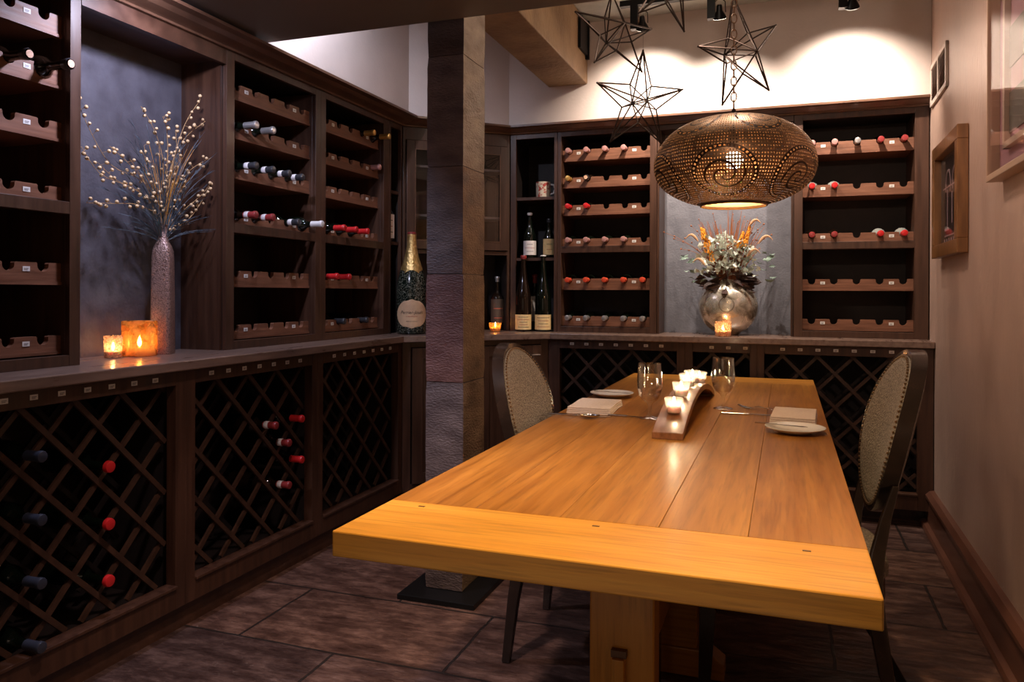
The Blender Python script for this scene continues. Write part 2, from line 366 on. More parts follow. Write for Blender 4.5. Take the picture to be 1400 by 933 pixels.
def place(root, org, rz): root.location = (org[0], org[1], 0); root.rotation_euler = (0, 0, rz)
LROWS = [(2.085, 2.015), (1.915, 1.85), (1.743, 1.68), (1.535, 1.485), (1.29, 1.22), (1.058, .998)]
RROWS = [(2.044, 1.975), (1.807, 1.74), (1.537, 1.447), (1.282, 1.218), (1.06, .998)]
INS = .038
def rack(label, org, rz, o0, o1, W0, W1, rows, midrail, z0=.96, depth=.33, group='wine racks above the counter'):
    """local x along the run (W0..W1 outer, o0..o1 opening), y into the wall, front at y=0"""
    t = thing('wine_rack', label, 'wine rack', group=group); place(t, org, rz)
    c = MB(); c.box(W0, W0+.016, .02, depth, z0, 2.2); c.box(W1-.016, W1, .02, depth, z0, 2.2); c.box(W0, W1, depth-.008, depth, z0, 2.2); c.box(W0, W1, .02, depth, 2.18, 2.2)
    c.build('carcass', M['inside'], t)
    f = MB(); f.box(W0, o0, 0, .02, z0, 2.2); f.box(o1, W1, 0, .02, z0, 2.2); f.box(o0, o1, 0, .02, 2.165, 2.2); f.box(o0, o1, 0, .02, z0, z0+.035)
    f.box(o0, o1, 0, .02, midrail[0], midrail[1])
    # inner cheeks
    f.box(o0-.006, o0, .02, depth-.01, z0, 2.17); f.box(o1, o1+.006, .02, depth-.01, z0, 2.17)
    f.build('face_frame', M['woodv'], t, bevel=.0015)
    mg = ((o1-o0)-.46)/2; xs = [o0+mg+.115*i for i in range(5)]
    zs = []
    for zt, zb in rows:
        r = .0195; P = [(o0, zb), (o1, zb), (o1, zt)]
        for x in reversed(xs):
            P += [(x+r+.003, zt), (x+r, zt-.004)]
            P += [(x+r*math.cos(a), zt-.010+r*.95*math.sin(a)) for a in [-i*PI/9 for i in range(10)]]
            P += [(x-r, zt-.004), (x-r-.003, zt)]
        P += [(o0, zt)]
        cl = []; 
        for p in P:
            q = (p[0], min(p[1], zt))
            if not cl or abs(q[0]-cl[-1][0])+abs(q[1]-cl[-1][1]) > 1e-5: cl.append(q)
        b = MB(); b.prism(cl, 'y', INS, INS+.018); b.box(o0, o1, INS-.004, INS, zb, zb+.010)
        b.box(o0, o1, INS+.018, depth-.01, zt-.062, zt-.052)
        bo = b.build('rack_board', M['board'], t)
        label_plate(bo, (xs[0]+xs[1])/2, INS, zt-.021); label_plate(bo, (xs[3]+xs[4])/2, INS, zt-.021)
        zs.append(zt)
    return t, xs

def lattice_cab(label, org, rz, W0, W1, bays, toe=.03, depth=.46):
    t = thing('lattice_wine_cabinet', label, 'wine cabinet', group='lattice wine cabinets below the counter'); place(t, org, rz)
    zt, zb = .925, .09
    c = MB(); c.box(W0, W0+.012, .02, depth, zb, zt); c.box(W1-.012, W1, .02, depth, zb, zt); c.box(W0, W1, depth-.01, depth, zb, zt)
    c.box(W0, W1, .02, depth, zb, zb+.02); c.box(W0, W1, .02, depth, zt-.012, zt)
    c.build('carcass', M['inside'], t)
    MB().box(W0, W1, toe, toe+.02, 0, zb+.01).build('toe_board', M['wood'], t)
    f = MB(); xx = W0
    for o0, o1, cols, par in bays:
        f.box(xx, o0, 0, .042, zb, zt); xx = o1
        f.box(o0, o1, 0, .042, .872, zt); f.box(o0, o1, 0, .042, zb, .172); f.box(o0, o1, -.010, .042, .164, .174)
    f.box(xx, W1, 0, .042, zb, zt)
    fr = f.build('face_frame', M['woodv'], t, bevel=.0015)
    for o0, o1, cols, par in bays:
        lat = MB(); lat2 = MB(); Z0, Z1 = .172, .874; w = .0085
        p = (cols[-1]-cols[0])/(len(cols)-1); k = .09/p
        # crossings at (cols[par], .68), then every 2p / .18
        for dirn in (1, -1):
            for n in range(-14, 15):
                zc = .68+n*.18 - dirn*k*(0)
                # z = zc + dirn*k*(x-xc)
                xc = cols[par]
                pts = []
                lo, hi = o0-.001, o1+.001
                x0, x1 = lo, hi
                def zz(x): return zc+dirn*k*(x-xc)
                xa = xc+(Z0-zc)/(dirn*k); xb = xc+(Z1-zc)/(dirn*k)
                x0 = max(lo, min(xa, xb)); x1 = min(hi, max(xa, xb))
                if x1-x0 < .012: continue
                a = Vector((x0, 0, zz(x0))); b_ = Vector((x1, 0, zz(x1))); d = (b_-a).normalized(); nn = Vector((-d.z, 0, d.x))*w
                for (y0, y1) in ((.046+(.011 if dirn > 0 else 0), .056+(.011 if dirn > 0 else 0)), (.26+(.011 if dirn > 0 else 0), .27+(.011 if dirn > 0 else 0))):
                    q = [a-nn, b_-nn, b_+nn, a+nn]
                    (lat if y0 < .2 else lat2).prism([(v.x, v.z) for v in q], 'y', y0, y1)
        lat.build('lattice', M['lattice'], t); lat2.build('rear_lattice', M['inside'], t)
        for x in cols: label_plate(fr, x, 0, .900)
    return t

R90 = PI/2
# upper left: rack beside the frame edge, niche, two racks, narrow shelf
rackL0, xs0 = rack('tall dark wine rack at the far left, left of the dried-branch niche', (LF, 0), R90, 1.257, 1.843, 1.21, 1.883, LROWS, (1.447, 1.487))
rackL1, xs1 = rack('dark wine rack right of the dried-branch niche, silver and black necks', (LF, 0), R90, 2.623, 3.209, 2.574, 3.253, LROWS, (1.447, 1.487))
rackL2, xs2 = rack('dark wine rack on left wall next to giant champagne bottle, red necks', (LF, 0), R90, 3.298, 3.882, 3.253, 3.951, LROWS, (1.447, 1.487))
rackB1, xb1 = rack('dark wine rack on back wall left of the grey flower niche', (0, BF), 0, -1.305, -.760, -1.33, -.721, LROWS, (1.447, 1.487))
rackB2, xb2 = rack('dark wine rack on back wall right of the grey flower niche', (0, BF), 0, .088, .645, .042, .712, RROWS, (1.447, 1.487))

n1 = thing('display_niche', 'open dark niche with slate-blue back panel holding dried berry branches', 'niche', group=None); place(n1, (LF, 0), R90)
MB().box(1.885, 2.572, .22, .235, .96, 2.2).build('back_panel', M['niche'], n1)
b = MB(); b.box(1.885, 2.572, 0, .02, 2.135, 2.2); b.box(1.885, 2.572, .02, .22, 2.15, 2.2); b.build('top_board', M['wood'], n1)
for x_ in (2.560, 1.885): MB().box(x_, x_+.012, .02, .22, .96, 2.15).build('side_panel', M['woodv'], n1)
n2 = thing('display_niche', 'open grey-backed niche in the back wall behind the round vase', 'niche'); place(n2, (0, BF), 0)
MB().box(-.719, .040, .235, .25, .96, 2.2).build('back_panel', noisy('pale_grey_niche_panel', (.13, .13, .155), (.19, .19, .22), (1, 1, 1), 12, .5, .6, .15, bscale=90), n2)
b = MB(); b.box(-.719, .040, 0, .02, 2.165, 2.2); b.box(-.719, .04, .02, .235, 2.18, 2.2); b.build('top_board', M['wood'], n2)
for x_ in (-.719, .028): MB().box(x_, x_+.012, .02, .235, .96, 2.18).build('side_panel', M['woodv'], n2)

def shelf_unit(label, org, rz, W0, W1, st0, st1, shelves, depth=.33):
    t = thing('open_shelf_unit', label, 'shelf'); place(t, org, rz)
    c = MB(); c.box(W0, W0+.014, .02, depth, .96, 2.2); c.box(W1-.014, W1, .02, depth, .96, 2.2); c.box(W0, W1, depth-.008, depth, .96, 2.2); c.box(W0, W1, .02, depth, 2.18, 2.2)
    c.build('carcass', M['inside'], t)
    f = MB(); f.box(W0, W0+st0, 0, .02, .96, 2.2); f.box(W1-st1, W1, 0, .02, .96, 2.2); f.box(W0+st0, W1-st1, 0, .02, 2.165, 2.2)
    f.build('face_frame', M['woodv'], t, bevel=.0015)
    for z in shelves: MB().box(W0+.014, W1-.014, .012, depth-.01, z-.018, z).build('shelf', M['wood'], t)
    return t
shelf_unit('narrow dark open shelf unit between left rack and glass-door cabinet', (LF, 0), R90, 3.953, 4.108, .018, .02, [1.50, 1.80], .2)
shelf_unit('dark open shelf unit left of back rack, with tall bottles and mug', (0, BF), 0, -1.638, -1.332, .037, .02, [1.42, 1.80])

# glass-door corner cabinet
cc = thing('glass_door_cabinet', 'dark corner cabinet with glass doors, partly hidden by stone column', 'cabinet')
ang = math.atan2(dAB.y, dAB.x); cc.location = (A.x, A.y, 0); cc.rotation_euler = (0, 0, ang); LL = (B-A).length
GZ = 1.44
b = MB(); b.box(.003, .016, .02, .24, .96, 2.2); b.box(LL-.016, LL-.003, .02, .24, .96, 2.2); b.box(.003, LL-.003, .232, .24, .96, 2.2); b.box(.003, LL-.003, .02, .24, 2.18, 2.2); b.box(.016, LL-.016, .02, .232, GZ, GZ+.018)
b.build('carcass', M['inside'], cc)
b = MB(); b.box(.003, .02, 0, .02, .96, 2.2); b.box(LL-.02, LL-.003, 0, .02, .96, 2.2); b.box(.02, LL-.02, 0, .02, 2.12, 2.2); b.box(.02, LL-.02, 0, .02, GZ-.004, GZ+.02)
b.build('face_frame', M['woodv'], cc, bevel=.0015)
for z in (1.68, 1.98): MB().box(.016, LL-.016, .05, .231, z-.014, z).build('shelf', plain('pale_shelf_edge', (.30, .24, .22), .4), cc)
hm = LL/2
for (a0, a1, hs) in ((.022, hm-.001, 1), (hm+.001, LL-.022, -1)):
    d = MB(); s = .05; z0, z1 = GZ+.024, 2.116
    d.box(a0, a0+s, -.018, 0, z0, z1); d.box(a1-s, a1, -.018, 0, z0, z1); d.box(a0+s, a1-s, -.018, 0, z0, z0+s); d.box(a0+s, a1-s, -.018, 0, z1-s, z1)
    dr = d.build('door', M['woodv'], cc, bevel=.002)
    bd = MB(); e = .006
    bd.box(a0+s, a0+s+e, -.021, -.017, z0+s, z1-s); bd.box(a1-s-e, a1-s, -.021, -.017, z0+s, z1-s); bd.box(a0+s, a1-s, -.021, -.017, z0+s, z0+s+e); bd.box(a0+s, a1-s, -.021, -.017, z1-s-e, z1-s)
    bd.build('bead', M['crown'], dr)
    MB().box(a0+s, a1-s, -.012, -.009, z0+s, z1-s).build('pane', M['pane'], dr)

# base cabinets
LB = -2.0; BB = 4.40
c1 = [1.50+.0887*i for i in range(7)]; c2 = [2.301+.0917*i for i in range(7)]; c3 = [3.12+.0905*i for i in range(7)]
lattice_cab('lattice-front wine cabinet nearest the camera at the far left, three red necks', (LB, 0), R90, 1.355, 2.1735, [(1.40, 2.127, c1, 1)])
lattice_cab('lattice-front wine cabinet, middle of the left run, red and white necks', (LB, 0), R90, 2.1735, 2.9875, [(2.22, 2.945, c2, 1)])
lattice_cab('lattice-front wine cabinet at the far end of left run beside the column', (LB, 0), R90, 2.9875, 3.80, [(3.03, 3.755, c3, 1)])
k1 = [-1.19+.0875*i for i in range(7)]; k2 = [-.387+.09*i for i in range(3)]; k3 = [-.014+.0887*i for i in range(7)]
lattice_cab('lattice-front wine cabinet on back wall behind the left place setting', (0, BB), 0, -1.335, -.5345, [(-1.266, -.579, k1, 0)], toe=.12)
lattice_cab('narrow three-column lattice wine cabinet below the round vase', (0, BB), 0, -.5345, -.146, [(-.49, -.184, k2, 0)], toe=.12)
lattice_cab('lattice-front wine cabinet on back wall behind the right-hand chair', (0, BB), 0, -.146, .712, [(-.108, .64, k3, 0)], toe=.12)
# corner base with doors
cb = thing('corner_base_cabinet', 'dark angled corner base cabinet with two doors and bar pulls', 'cabinet')
P0 = Vector((-2.0, 3.80)); P1 = Vector((-1.335, 4.40)); dd = (P1-P0); LC = dd.length; cb.location = (P0.x, P0.y, 0); cb.rotation_euler = (0, 0, math.atan2(dd.y, dd.x))
b = MB(); b.box(.004, LC-.004, .02, .30, .09, .925); b.box(.004, LC-.004, .06, .30, 0, .09); b.build('carcass', M['inside'], cb)
b = MB(); b.box(.002, .05, 0, .02, .09, .925); b.box(LC-.05, LC-.002, 0, .02, .09, .925); b.box(.05, LC-.05, 0, .02, .895, .925); b.box(.05, LC-.05, 0, .02, .09, .13); b.build('face_frame', M['woodv'], cb, bevel=.0015)
for a0, a1, hx in ((.055, LC/2-.002, .22), (LC/2+.002, LC-.055, LC-.12)):
    d = MB(); s = .06; d.box(a0, a1, -.010, 0, .135, .89); d.box(a0, a0+s, -.018, -.01, .135, .89); d.box(a1-s, a1, -.018, -.01, .135, .89); d.box(a0+s, a1-s, -.018, -.01, .135, .135+s); d.box(a0+s, a1-s, -.018, -.01, .89-s, .89)
    dr = d.build('door', M['woodv'], cb, bevel=.0015)
    h = MB(); h.tube([(hx-.045, -.045, .835), (hx+.045, -.045, .835)], .005, 8); h.tube([(hx-.035, -.018, .835), (hx-.035, -.045, .835)], .0035, 6); h.tube([(hx+.035, -.018, .835), (hx+.035, -.045, .835)], .0035, 6)
    h.build('handle', M['chrome'], dr, smooth=True)['label'] = 'brushed steel bar handle'
# worktop
ct = MB(); ct.prism([(-1.965, 1.2), (-1.965, 3.755), (-1.318, 4.368), (rwx(4.37)-.002, 4.368), (rwx(4.92)-.002, 4.92), (-2.51, 4.92), (-2.51, 1.2)], 'z', .925, .96)
tag(ct.build('worktop', M['counter'], bevel=.004), 'long dark wooden worktop running along the left, corner and back cabinets', 'worktop')

# ------------------------------------------------------------------ bottles
def bottle_prof(L=.30, r=.0375, nr=.0135, sh=.58, kind='bordeaux'):
    if kind == 'bordeaux': return [(r*.82, 0), (r*.96, .004), (r, .012), (r, L*sh), (r*.93, L*(sh+.035)), (r*.70, L*(sh+.075)), (nr*1.25, L*(sh+.12)), (nr, L*(sh+.17)), (nr, L*.955), (nr*1.18, L*.957), (nr*1.18, L*.985), (nr*.98, L)]
    if kind == 'flute': return [(r*.85, 0), (r*.97, .004), (r, .012), (r, L*.40), (r*.95, L*.47), (r*.78, L*.56), (r*.55, L*.66), (nr*1.35, L*.76), (nr, L*.86), (nr*.95, L*.965), (nr*1.15, L*.967), (nr*1.15, L*.99), (nr, L)]
    if kind == 'burgundy': return [(r*.85, 0), (r*.97, .004), (r, .012), (r, L*.45), (r*.95, L*.52), (r*.75, L*.60), (r*.5, L*.68), (nr*1.2, L*.78), (nr, L*.86), (nr, L*.955), (nr*1.2, L*.957), (nr*1.2, L*.985), (nr, L)]
PROTO = {}
def laid_proto(glass, cap, band=None, cork=False, short=False):
    """bottle lying on its side: neck tip at the origin pointing along -y, body behind"""
    t = thing('wine_bottle', 'x', 'wine bottle'); L = .30
    pr = bottle_prof()
    b = MB(); b.lathe([(r, -h) for r, h in pr], (0, L-.001, 0), 16, 'y'); b.build('bottle_glass', M[glass], t, smooth=True)
    nr = .0150
    if cork and not short:
        MB().lathe([(nr*.8, -.0012), (nr*.8, .01)], (0, 0, 0), 14, 'y').build('cork', M['cork'], t, smooth=True)
        MB().lathe([(nr*1.05, .001), (nr*1.2, .004), (nr*1.2, .012), (nr*1.02, .03)], (0, 0, 0), 14, 'y', caps=False).build('capsule', M[cap], t, smooth=True)
    elif not short:
        b = MB(); b.lathe([(nr*.75, -.0022), (nr*1.02, -.001), (nr*1.12, .002), (nr*1.12, .012), (nr*.98, .0135), (nr*.98, .058), (nr*1.02, .06)], (0, 0, 0), 14, 'y'); b.build('capsule', M[cap], t, smooth=True)
    if short:
        MB().lathe([(nr*.9, -.0035), (nr*1.18, -.002), (nr*1.28, .003), (nr*1.28, .012), (nr*1.05, .014)], (0, 0, 0), 16, 'y').build('wax_tip', M[cap], t, smooth=True)
    if band:
        MB().lathe([(nr*1.01, .035), (nr*1.06, .036), (nr*1.06, .055), (nr*1.01, .056)], (0, 0, 0), 14, 'y', caps=False).build('neck_band', M[band], t, smooth=True)
    t.location = (0, -30, -5)
    return t
used = set()
def lay(kind, x, z, front, org, rz, label, group, tiltx=0):
    """kind=(glass,cap,band,cork); local x,z; front = local y of the neck tip"""
    first = kind not in PROTO
    if first: PROTO[kind] = laid_proto(*kind)
    t = PROTO[kind]
    if first: o = t
    else: o = copy_tree(t)
    R = Matrix.Rotation(rz, 4, 'Z'); p = R @ Vector((x, front, z))
    o.location = (p.x+org[0], p.y+org[1], z); o.rotation_euler = (0, 0, rz)
    o['label'] = label; o['category'] = 'wine bottle'; o['group'] = group
    return o
ORD = ['leftmost', 'second from left', 'middle', 'fourth from left', 'rightmost']
ROWN = ['top', 'second', 'third', 'fourth', 'fifth', 'bottom']
def rack_bottles(xs, rows, org, rz, where, spec, group, zoff=-.0095):
    for r, i, kind, prot, desc in spec:
        z = rows[r][0]+zoff
        rn = ROWN[r] if len(rows) == 6 else ['top', 'second', 'middle', 'fourth', 'bottom'][r]
        lay(kind, xs[i], z, INS-prot, org, rz, f'{desc} {where}, {rn} row, {ORD[i]} slot', group)
g, bn = 'bg', 'bb'
K_red = ('bg', 'c_red', None, False); K_or = ('bg', 'c_orange', None, False); K_dkr = ('bb', 'c_dkred', None, False); K_gold = ('bb', 'c_gold', None, False)
K_sil = ('bg', 'c_silver', None, False); K_blk = ('bg', 'c_black', None, False); K_blkw = ('bg', 'c_black', 'c_white', False); K_pink = ('bg', 'c_pink', None, False)
K_wht = ('bg', 'c_white', None, False); K_cork = ('bb', 'c_black', None, True); K_pale = ('bc', 'c_red', None, False); K_whd = ('bb', 'c_dkred', 'c_white', False); K_slate = ('bg', 'c_blue', None, False); K_redw = ('bg', 'c_red', None, True, True)
rack_bottles(xs0, LROWS, (LF, 0), R90, 'in far-left rack', [(1, 3, K_cork, .085, 'corked dark bottle'), (1, 4, K_cork, .115, 'corked dark bottle')], 'bottles in the far-left rack')
rack_bottles(xs1, LROWS, (LF, 0), R90, 'in rack right of branches', [
    (1, 0, K_sil, .10, 'foil-necked bottle'), (1, 1, K_sil, .10, 'foil-necked bottle'),
    (2, 0, K_blkw, .10, 'black-necked bottle'), (2, 1, K_blkw, .10, 'black-necked bottle'), (2, 2, K_blkw, .10, 'black-necked bottle'), (2, 3, K_blkw, .09, 'black-necked bottle'),
    (3, 0, K_whd, .10, 'wine-red banded bottle'), (3, 1, K_whd, .10, 'wine-red banded bottle'), (3, 3, K_blkw, .07, 'black-necked bottle'), (3, 4, K_wht, .12, 'white-capped bottle')], 'bottles in the rack right of the branches')
rack_bottles(xs2, LROWS, (LF, 0), R90, 'in rack by giant champagne', [
    (0, 3, K_gold, .08, 'gold-capped bottle'), (0, 4, K_gold, .11, 'gold-capped bottle'), (1, 4, K_pink, .05, 'pink-capped bottle'),
    (3, 0, K_red, .11, 'red-necked bottle'), (3, 1, K_red, .11, 'red-necked bottle'), (3, 2, K_red, .11, 'red-necked bottle'),
    (4, 0, K_red, .07, 'red-necked bottle'), (4, 1, K_red, .07, 'red-necked bottle'), (5, 1, K_blk, .04, 'black-capped bottle'), (5, 3, K_blk, .04, 'black-capped bottle')], 'bottles in the rack by the champagne')
sp = [(0, i, K_pink, .052, 'pink-capped bottle') for i in range(4)]
sp += [(1, 0, K_gold, .052, 'gold-capped bottle'), (1, 1, K_cork, .052, 'corked brown bottle'), (2, 0, K_red, .055, 'bright red bottle'), (2, 1, K_red, .055, 'bright red bottle')]
sp += [(3, i, K_pink, .052, 'pink-capped bottle') for i in range(4)]
sp += [(4, i, K_or, .055, 'orange-red bottle') for i in range(5)]+[(5, i, K_sil, .052, 'silver-capped bottle') for i in range(5)]
rack_bottles(xb1, LROWS, (0, BF), 0, 'in back rack left of vase', sp, 'bottles in the back rack left of the vase')
sp = [(0, 0, K_pink, .052, 'pink-capped bottle'), (0, 1, K_pink, .052, 'pink-capped bottle'), (0, 2, K_sil, .052, 'silver-capped bottle'), (0, 3, K_dkr, .052, 'wine-red bottle'), (0, 4, K_dkr, .052, 'wine-red bottle'),
      (1, 0, K_pale, .052, 'clear red-capped bottle'), (1, 1, K_pale, .052, 'clear red-capped bottle'), (2, 0, K_dkr, .052, 'wine-red bottle'), (2, 1, K_dkr, .052, 'wine-red bottle'),
      (2, 3, K_pale, .052, 'clear red-capped bottle'), (2, 4, K_pale, .052, 'clear red-capped bottle')]
rack_bottles(xb2, RROWS, (0, BF), 0, 'in back rack right of vase', sp, 'bottles in the back rack right of the vase')
# lattice bottles (local x = world y on the left run)
gl = 'bottles in the left lattice cabinets'
for y, z, k, lab in [
    (c1[1], .733, K_slate, 'dark-capped bottle in nearest lattice cabinet, topmost of the left column'), (c1[1], .555, K_slate, 'slate-capped bottle in nearest lattice cabinet, second from top'),
    (c1[1], .376, K_slate, 'slate-capped bottle in nearest lattice cabinet, third from top'), (c1[1], .196, K_slate, 'slate-capped bottle in nearest lattice cabinet, lowest, above the toe board'),
    (c1[4], .645, K_redw, 'topmost of the three red-capped bottles in nearest lattice cabinet'), (c1[4], .464, K_redw, 'middle of the three red-capped bottles in nearest lattice cabinet'), (c1[4], .285, K_redw, 'lowest of the three red-capped bottles in nearest lattice cabinet'),
    (c2[6], .645, K_red, 'upper bright red bottle in the middle lattice cabinet'), (c2[6], .466, K_red, 'lower bright red bottle in the middle lattice cabinet'),
    (c2[4], .645, K_whd, 'upper white-banded bottle in the middle lattice cabinet'), (c2[5], .556, K_whd, 'white-banded bottle between the two red ones, middle lattice cabinet'), (c2[5], .376, K_whd, 'lowest white-banded bottle in the middle lattice cabinet')]:
    lay(k, y, z+.001, (.004 if k == K_redw else -.035) if y < 2.2 else -.015, (LB, 0), R90, lab, gl)

# standing bottles
def standing(name, label, loc, L, r, glass, cap, prof='bordeaux', lab=None, labc='paper', nr=.014, capl=.2, cat='bottle', lines=0, rz=0, labw=1.0):
    t = thing(name, label, cat, loc, rz)
    pr = bottle_prof(L, r, nr, kind=prof)
    b = MB(); b.lathe(pr, (0, 0, 0), 24); b.build('bottle_glass', M[glass], t, smooth=True)
    pc = [(q*1.03+.0004, h) for q, h in pr if h > L*(1-capl)]
    b = MB(); b.lathe([(nr*1.06, L*(1-capl))]+pc+[(nr*.5, L+.001)], (0, 0, 0), 18); b.build('capsule', M[cap], t, smooth=True)
    if lab:
        z0, z1 = lab; b = MB(); n = 14; a0 = PI*labw*.5
        def ring(z): return [(math.sin(-a0+2*a0*i/n)*(r+.0012), -math.cos(-a0+2*a0*i/n)*(r+.0012), z) for i in range(n+1)]
        b.loft([ring(z0), ring(z1)], closed=False, caps=False); lo = b.build('paper_label', M[labc], t, smooth=True)
        for k in range(lines):
            z = z1-(z1-z0)*(k+1)/(lines+1); hh = (z1-z0)*.014; aa = a0*random.uniform(.3, .62); b = MB()
            def rg(z): return [(math.sin(-aa+2*aa*i/8)*(r+.0018), -math.cos(-aa+2*aa*i/8)*(r+.0018), z) for i in range(9)]
            b.loft([rg(z-hh), rg(z+hh)], closed=False, caps=False); b.build('print_line', M['ink' if k % 2 == 0 else 'redink'], lo)
    return t
CZ = .96
face = math.radians(20)
standing('riesling_bottle', 'tall slim bottle, cream label, dark red cap, left of the pair on worktop', (-1.545, 4.545, CZ), .475, .050, 'bb', 'c_dkred', 'flute', (.012, .105), nr=.016, capl=.05, lines=5, rz=face, cat='wine bottle', labw=.9)
standing('riesling_bottle', 'tall slim bottle, cream label, pale cap, right of the pair on worktop', (-1.425, 4.575, CZ), .475, .050, 'bg', 'c_white', 'flute', (.012, .105), nr=.016, capl=.02, lines=4, rz=face, cat='wine bottle', labw=.9)
standing('wine_bottle', 'red-capped bottle with plain white label behind the two slim bottles', (-1.52, 4.70, CZ), .36, .036, 'bg', 'c_dkred', 'burgundy', (.06, .22), 'paperw', capl=.16, rz=face, cat='wine bottle')
standing('wine_bottle', 'pale-capped bottle with white label on lower open shelf', (-1.535, 4.64, 1.42), .29, .040, 'bg', 'c_white', 'burgundy', (.02, .11), 'paperw', capl=.06, lines=3, rz=face, cat='wine bottle', labw=.9)
standing('wine_bottle', 'dark bottle with cream label on lower open shelf, right side', (-1.41, 4.65, 1.42), .25, .037, 'bg', 'c_black', 'burgundy', (.02, .12), 'paper', capl=.1, lines=2, rz=face, cat='wine bottle', labw=.9)
standing('liqueur_bottle', 'dark bottle with ornate dark label behind the small gold votive', (-1.74, 4.60, CZ), .345, .044, 'bb', 'c_silver', 'bordeaux', (.05, .20), 'ink', nr=.013, capl=.10, lines=4, rz=math.radians(30), labw=.8)
standing('liqueur_bottle', 'orange-labelled bottle half hidden behind the stone column', (-1.855, 4.53, CZ), .36, .045, 'bg', 'c_black', 'burgundy', (.17, .25), 'c_orange', nr=.014, capl=.2, rz=math.radians(30), labw=1.2)
standing('liqueur_bottle', 'small bottle with gold label between giant champagne bottle and column', (-2.03, 4.245, CZ), .30, .036, 'bb', 'c_white', 'bordeaux', (.03, .12), 'c_gold', capl=.5, lines=3, rz=math.radians(25), labw=1)
standing('wine_bottle', 'dark bottle with white label on narrow shelf above the giant champagne', (LF-.05, 4.03, 1.50), .27, .034, 'bg', 'c_black', 'bordeaux', (.02, .16), 'paperw', lines=3, rz=math.radians(50), cat='wine bottle', labw=.8)

# giant champagne bottle
jb = thing('champagne_bottle', 'giant gold-foiled champagne bottle with pale oval label on corner worktop', 'champagne bottle', (-2.045, 4.0, CZ), math.radians(28))
r = .088; L = .585
prof = [(r*.80, 0), (r*.95, .006), (r, .02), (r, .24), (r*.97, .28), (r*.86, .33), (r*.68, .38), (r*.50, .43), (r*.38, .47), (r*.30, .51), (r*.27, .56), (r*.27, L)]
def deco():
    m, nt, b = new_mat('black_green_glass_with_gilt_tracery')
    tc = N(nt, 'ShaderNodeTexCoord'); v = N(nt, 'ShaderNodeTexVoronoi', feature='DISTANCE_TO_EDGE'); v.inputs['Scale'].default_value = 42
    nn = N(nt, 'ShaderNodeTexNoise'); nn.inputs['Scale'].default_value = 25; ad = N(nt, 'ShaderNodeMix', data_type='VECTOR'); ad.inputs[0].default_value = .12
    nt.links.new(tc.outputs['Object'], nn.inputs['Vector']); nt.links.new(tc.outputs['Object'], ad.inputs[4]); nt.links.new(nn.outputs['Color'], ad.inputs[5])
    nt.links.new(ad.outputs[1], v.inputs['Vector'])
    c = ramp(nt, v.outputs[0], [(0, (.22, .21, .17)), (.035, (.07, .08, .06)), (.07, (.006, .010, .007))])
    nt.links.new(c, b.inputs['Base Color']); b.inputs['Roughness'].default_value = .15; return m
MB().lathe(prof, (0, 0, 0), 32).build('bottle_glass', deco(), jb, smooth=True)
foil = noisy('crinkled_gold_foil', (.55, .34, .11), (.85, .60, .26), (1, 1, 1), 40, .3, .45, .4, metal=.85, bscale=70)
fp = [(r*.79, .352), (r*.68+.002, .382), (r*.50+.002, .43), (r*.38+.002, .47), (r*.30+.002, .51), (r*.27+.002, .56), (r*.27+.003, L-.006), (r*.22, L+.003), (.001, L+.004)]
bf = MB(); bf.lathe(fp, (0, 0, 0), 32, caps=False)
for v in bf.bm.verts:
    if v.co.z < .36: v.co.z += .028*math.cos(2*math.atan2(v.co.x, -v.co.y)*1.0)-.012
bf.build('foil', foil, jb, smooth=True)['label'] = 'gold foil'
MB().lathe([(r*.27+.003, L-.008), (r*.27+.004, L-.004), (r*.24, L+.006), (.001, L+.007)], (0, 0, 0), 24).build('cap', plain('dark_red_cap_disc', (.2, .02, .02), .4), jb, smooth=True)
# oval wrapped label
lb = MB(); n = 26; rr = r+.0015; cw = 1.15
rows_ = []
for j in range(15):
    t_ = -1+2*j/14; z = .118+t_*.083; wdt = cw*math.sqrt(max(0.0008, 1-t_*t_))
    if t_ > 0: wdt *= (1-.10*t_)
    rows_.append([(math.sin(-wdt+2*wdt*i/n)*rr, -math.cos(-wdt+2*wdt*i/n)*rr, z) for i in range(n+1)])
lb.loft(rows_, closed=False, caps=False)
lbo = lb.build('paper_label', noisy('pink_gold_label', (.52, .33, .21), (.72, .48, .28), (1, 1, 1), 18, .4), jb, smooth=True)
lbo['label'] = 'pale pink and gold oval label'
def wrap_text(txt, size, z, rad, mat, parent, name='lettering', shear=0):
    cu = bpy.data.curves.new(name, 'FONT'); cu.body = txt; cu.size = size; cu.align_x = 'CENTER'; cu.shear = shear
    tmp = bpy.data.objects.new(name, cu); COL.objects.link(tmp)
    dg = bpy.context.evaluated_depsgraph_get(); me = bpy.data.meshes.new_from_object(tmp.evaluated_get(dg))
    bpy.data.objects.remove(tmp); bpy.data.curves.remove(cu)
    for v in me.vertices:
        a = v.co.x/rad; v.co = Vector((math.sin(a)*rad, -math.cos(a)*rad, z+v.co.y))
    me.materials.clear(); me.materials.append(mat)
    o = bpy.data.objects.new(name, me); link(o, parent); return o
wrap_text('Perrier-Jouët', .026, .118, rr+.001, M['ink'], lbo, shear=.3)
wrap_text('CHAMPAGNE', .011, .100, rr+.001, M['redink'], lbo)
wrap_text('EPERNAY FRANCE', .008, .072, rr+.001, M['ink'], lbo)

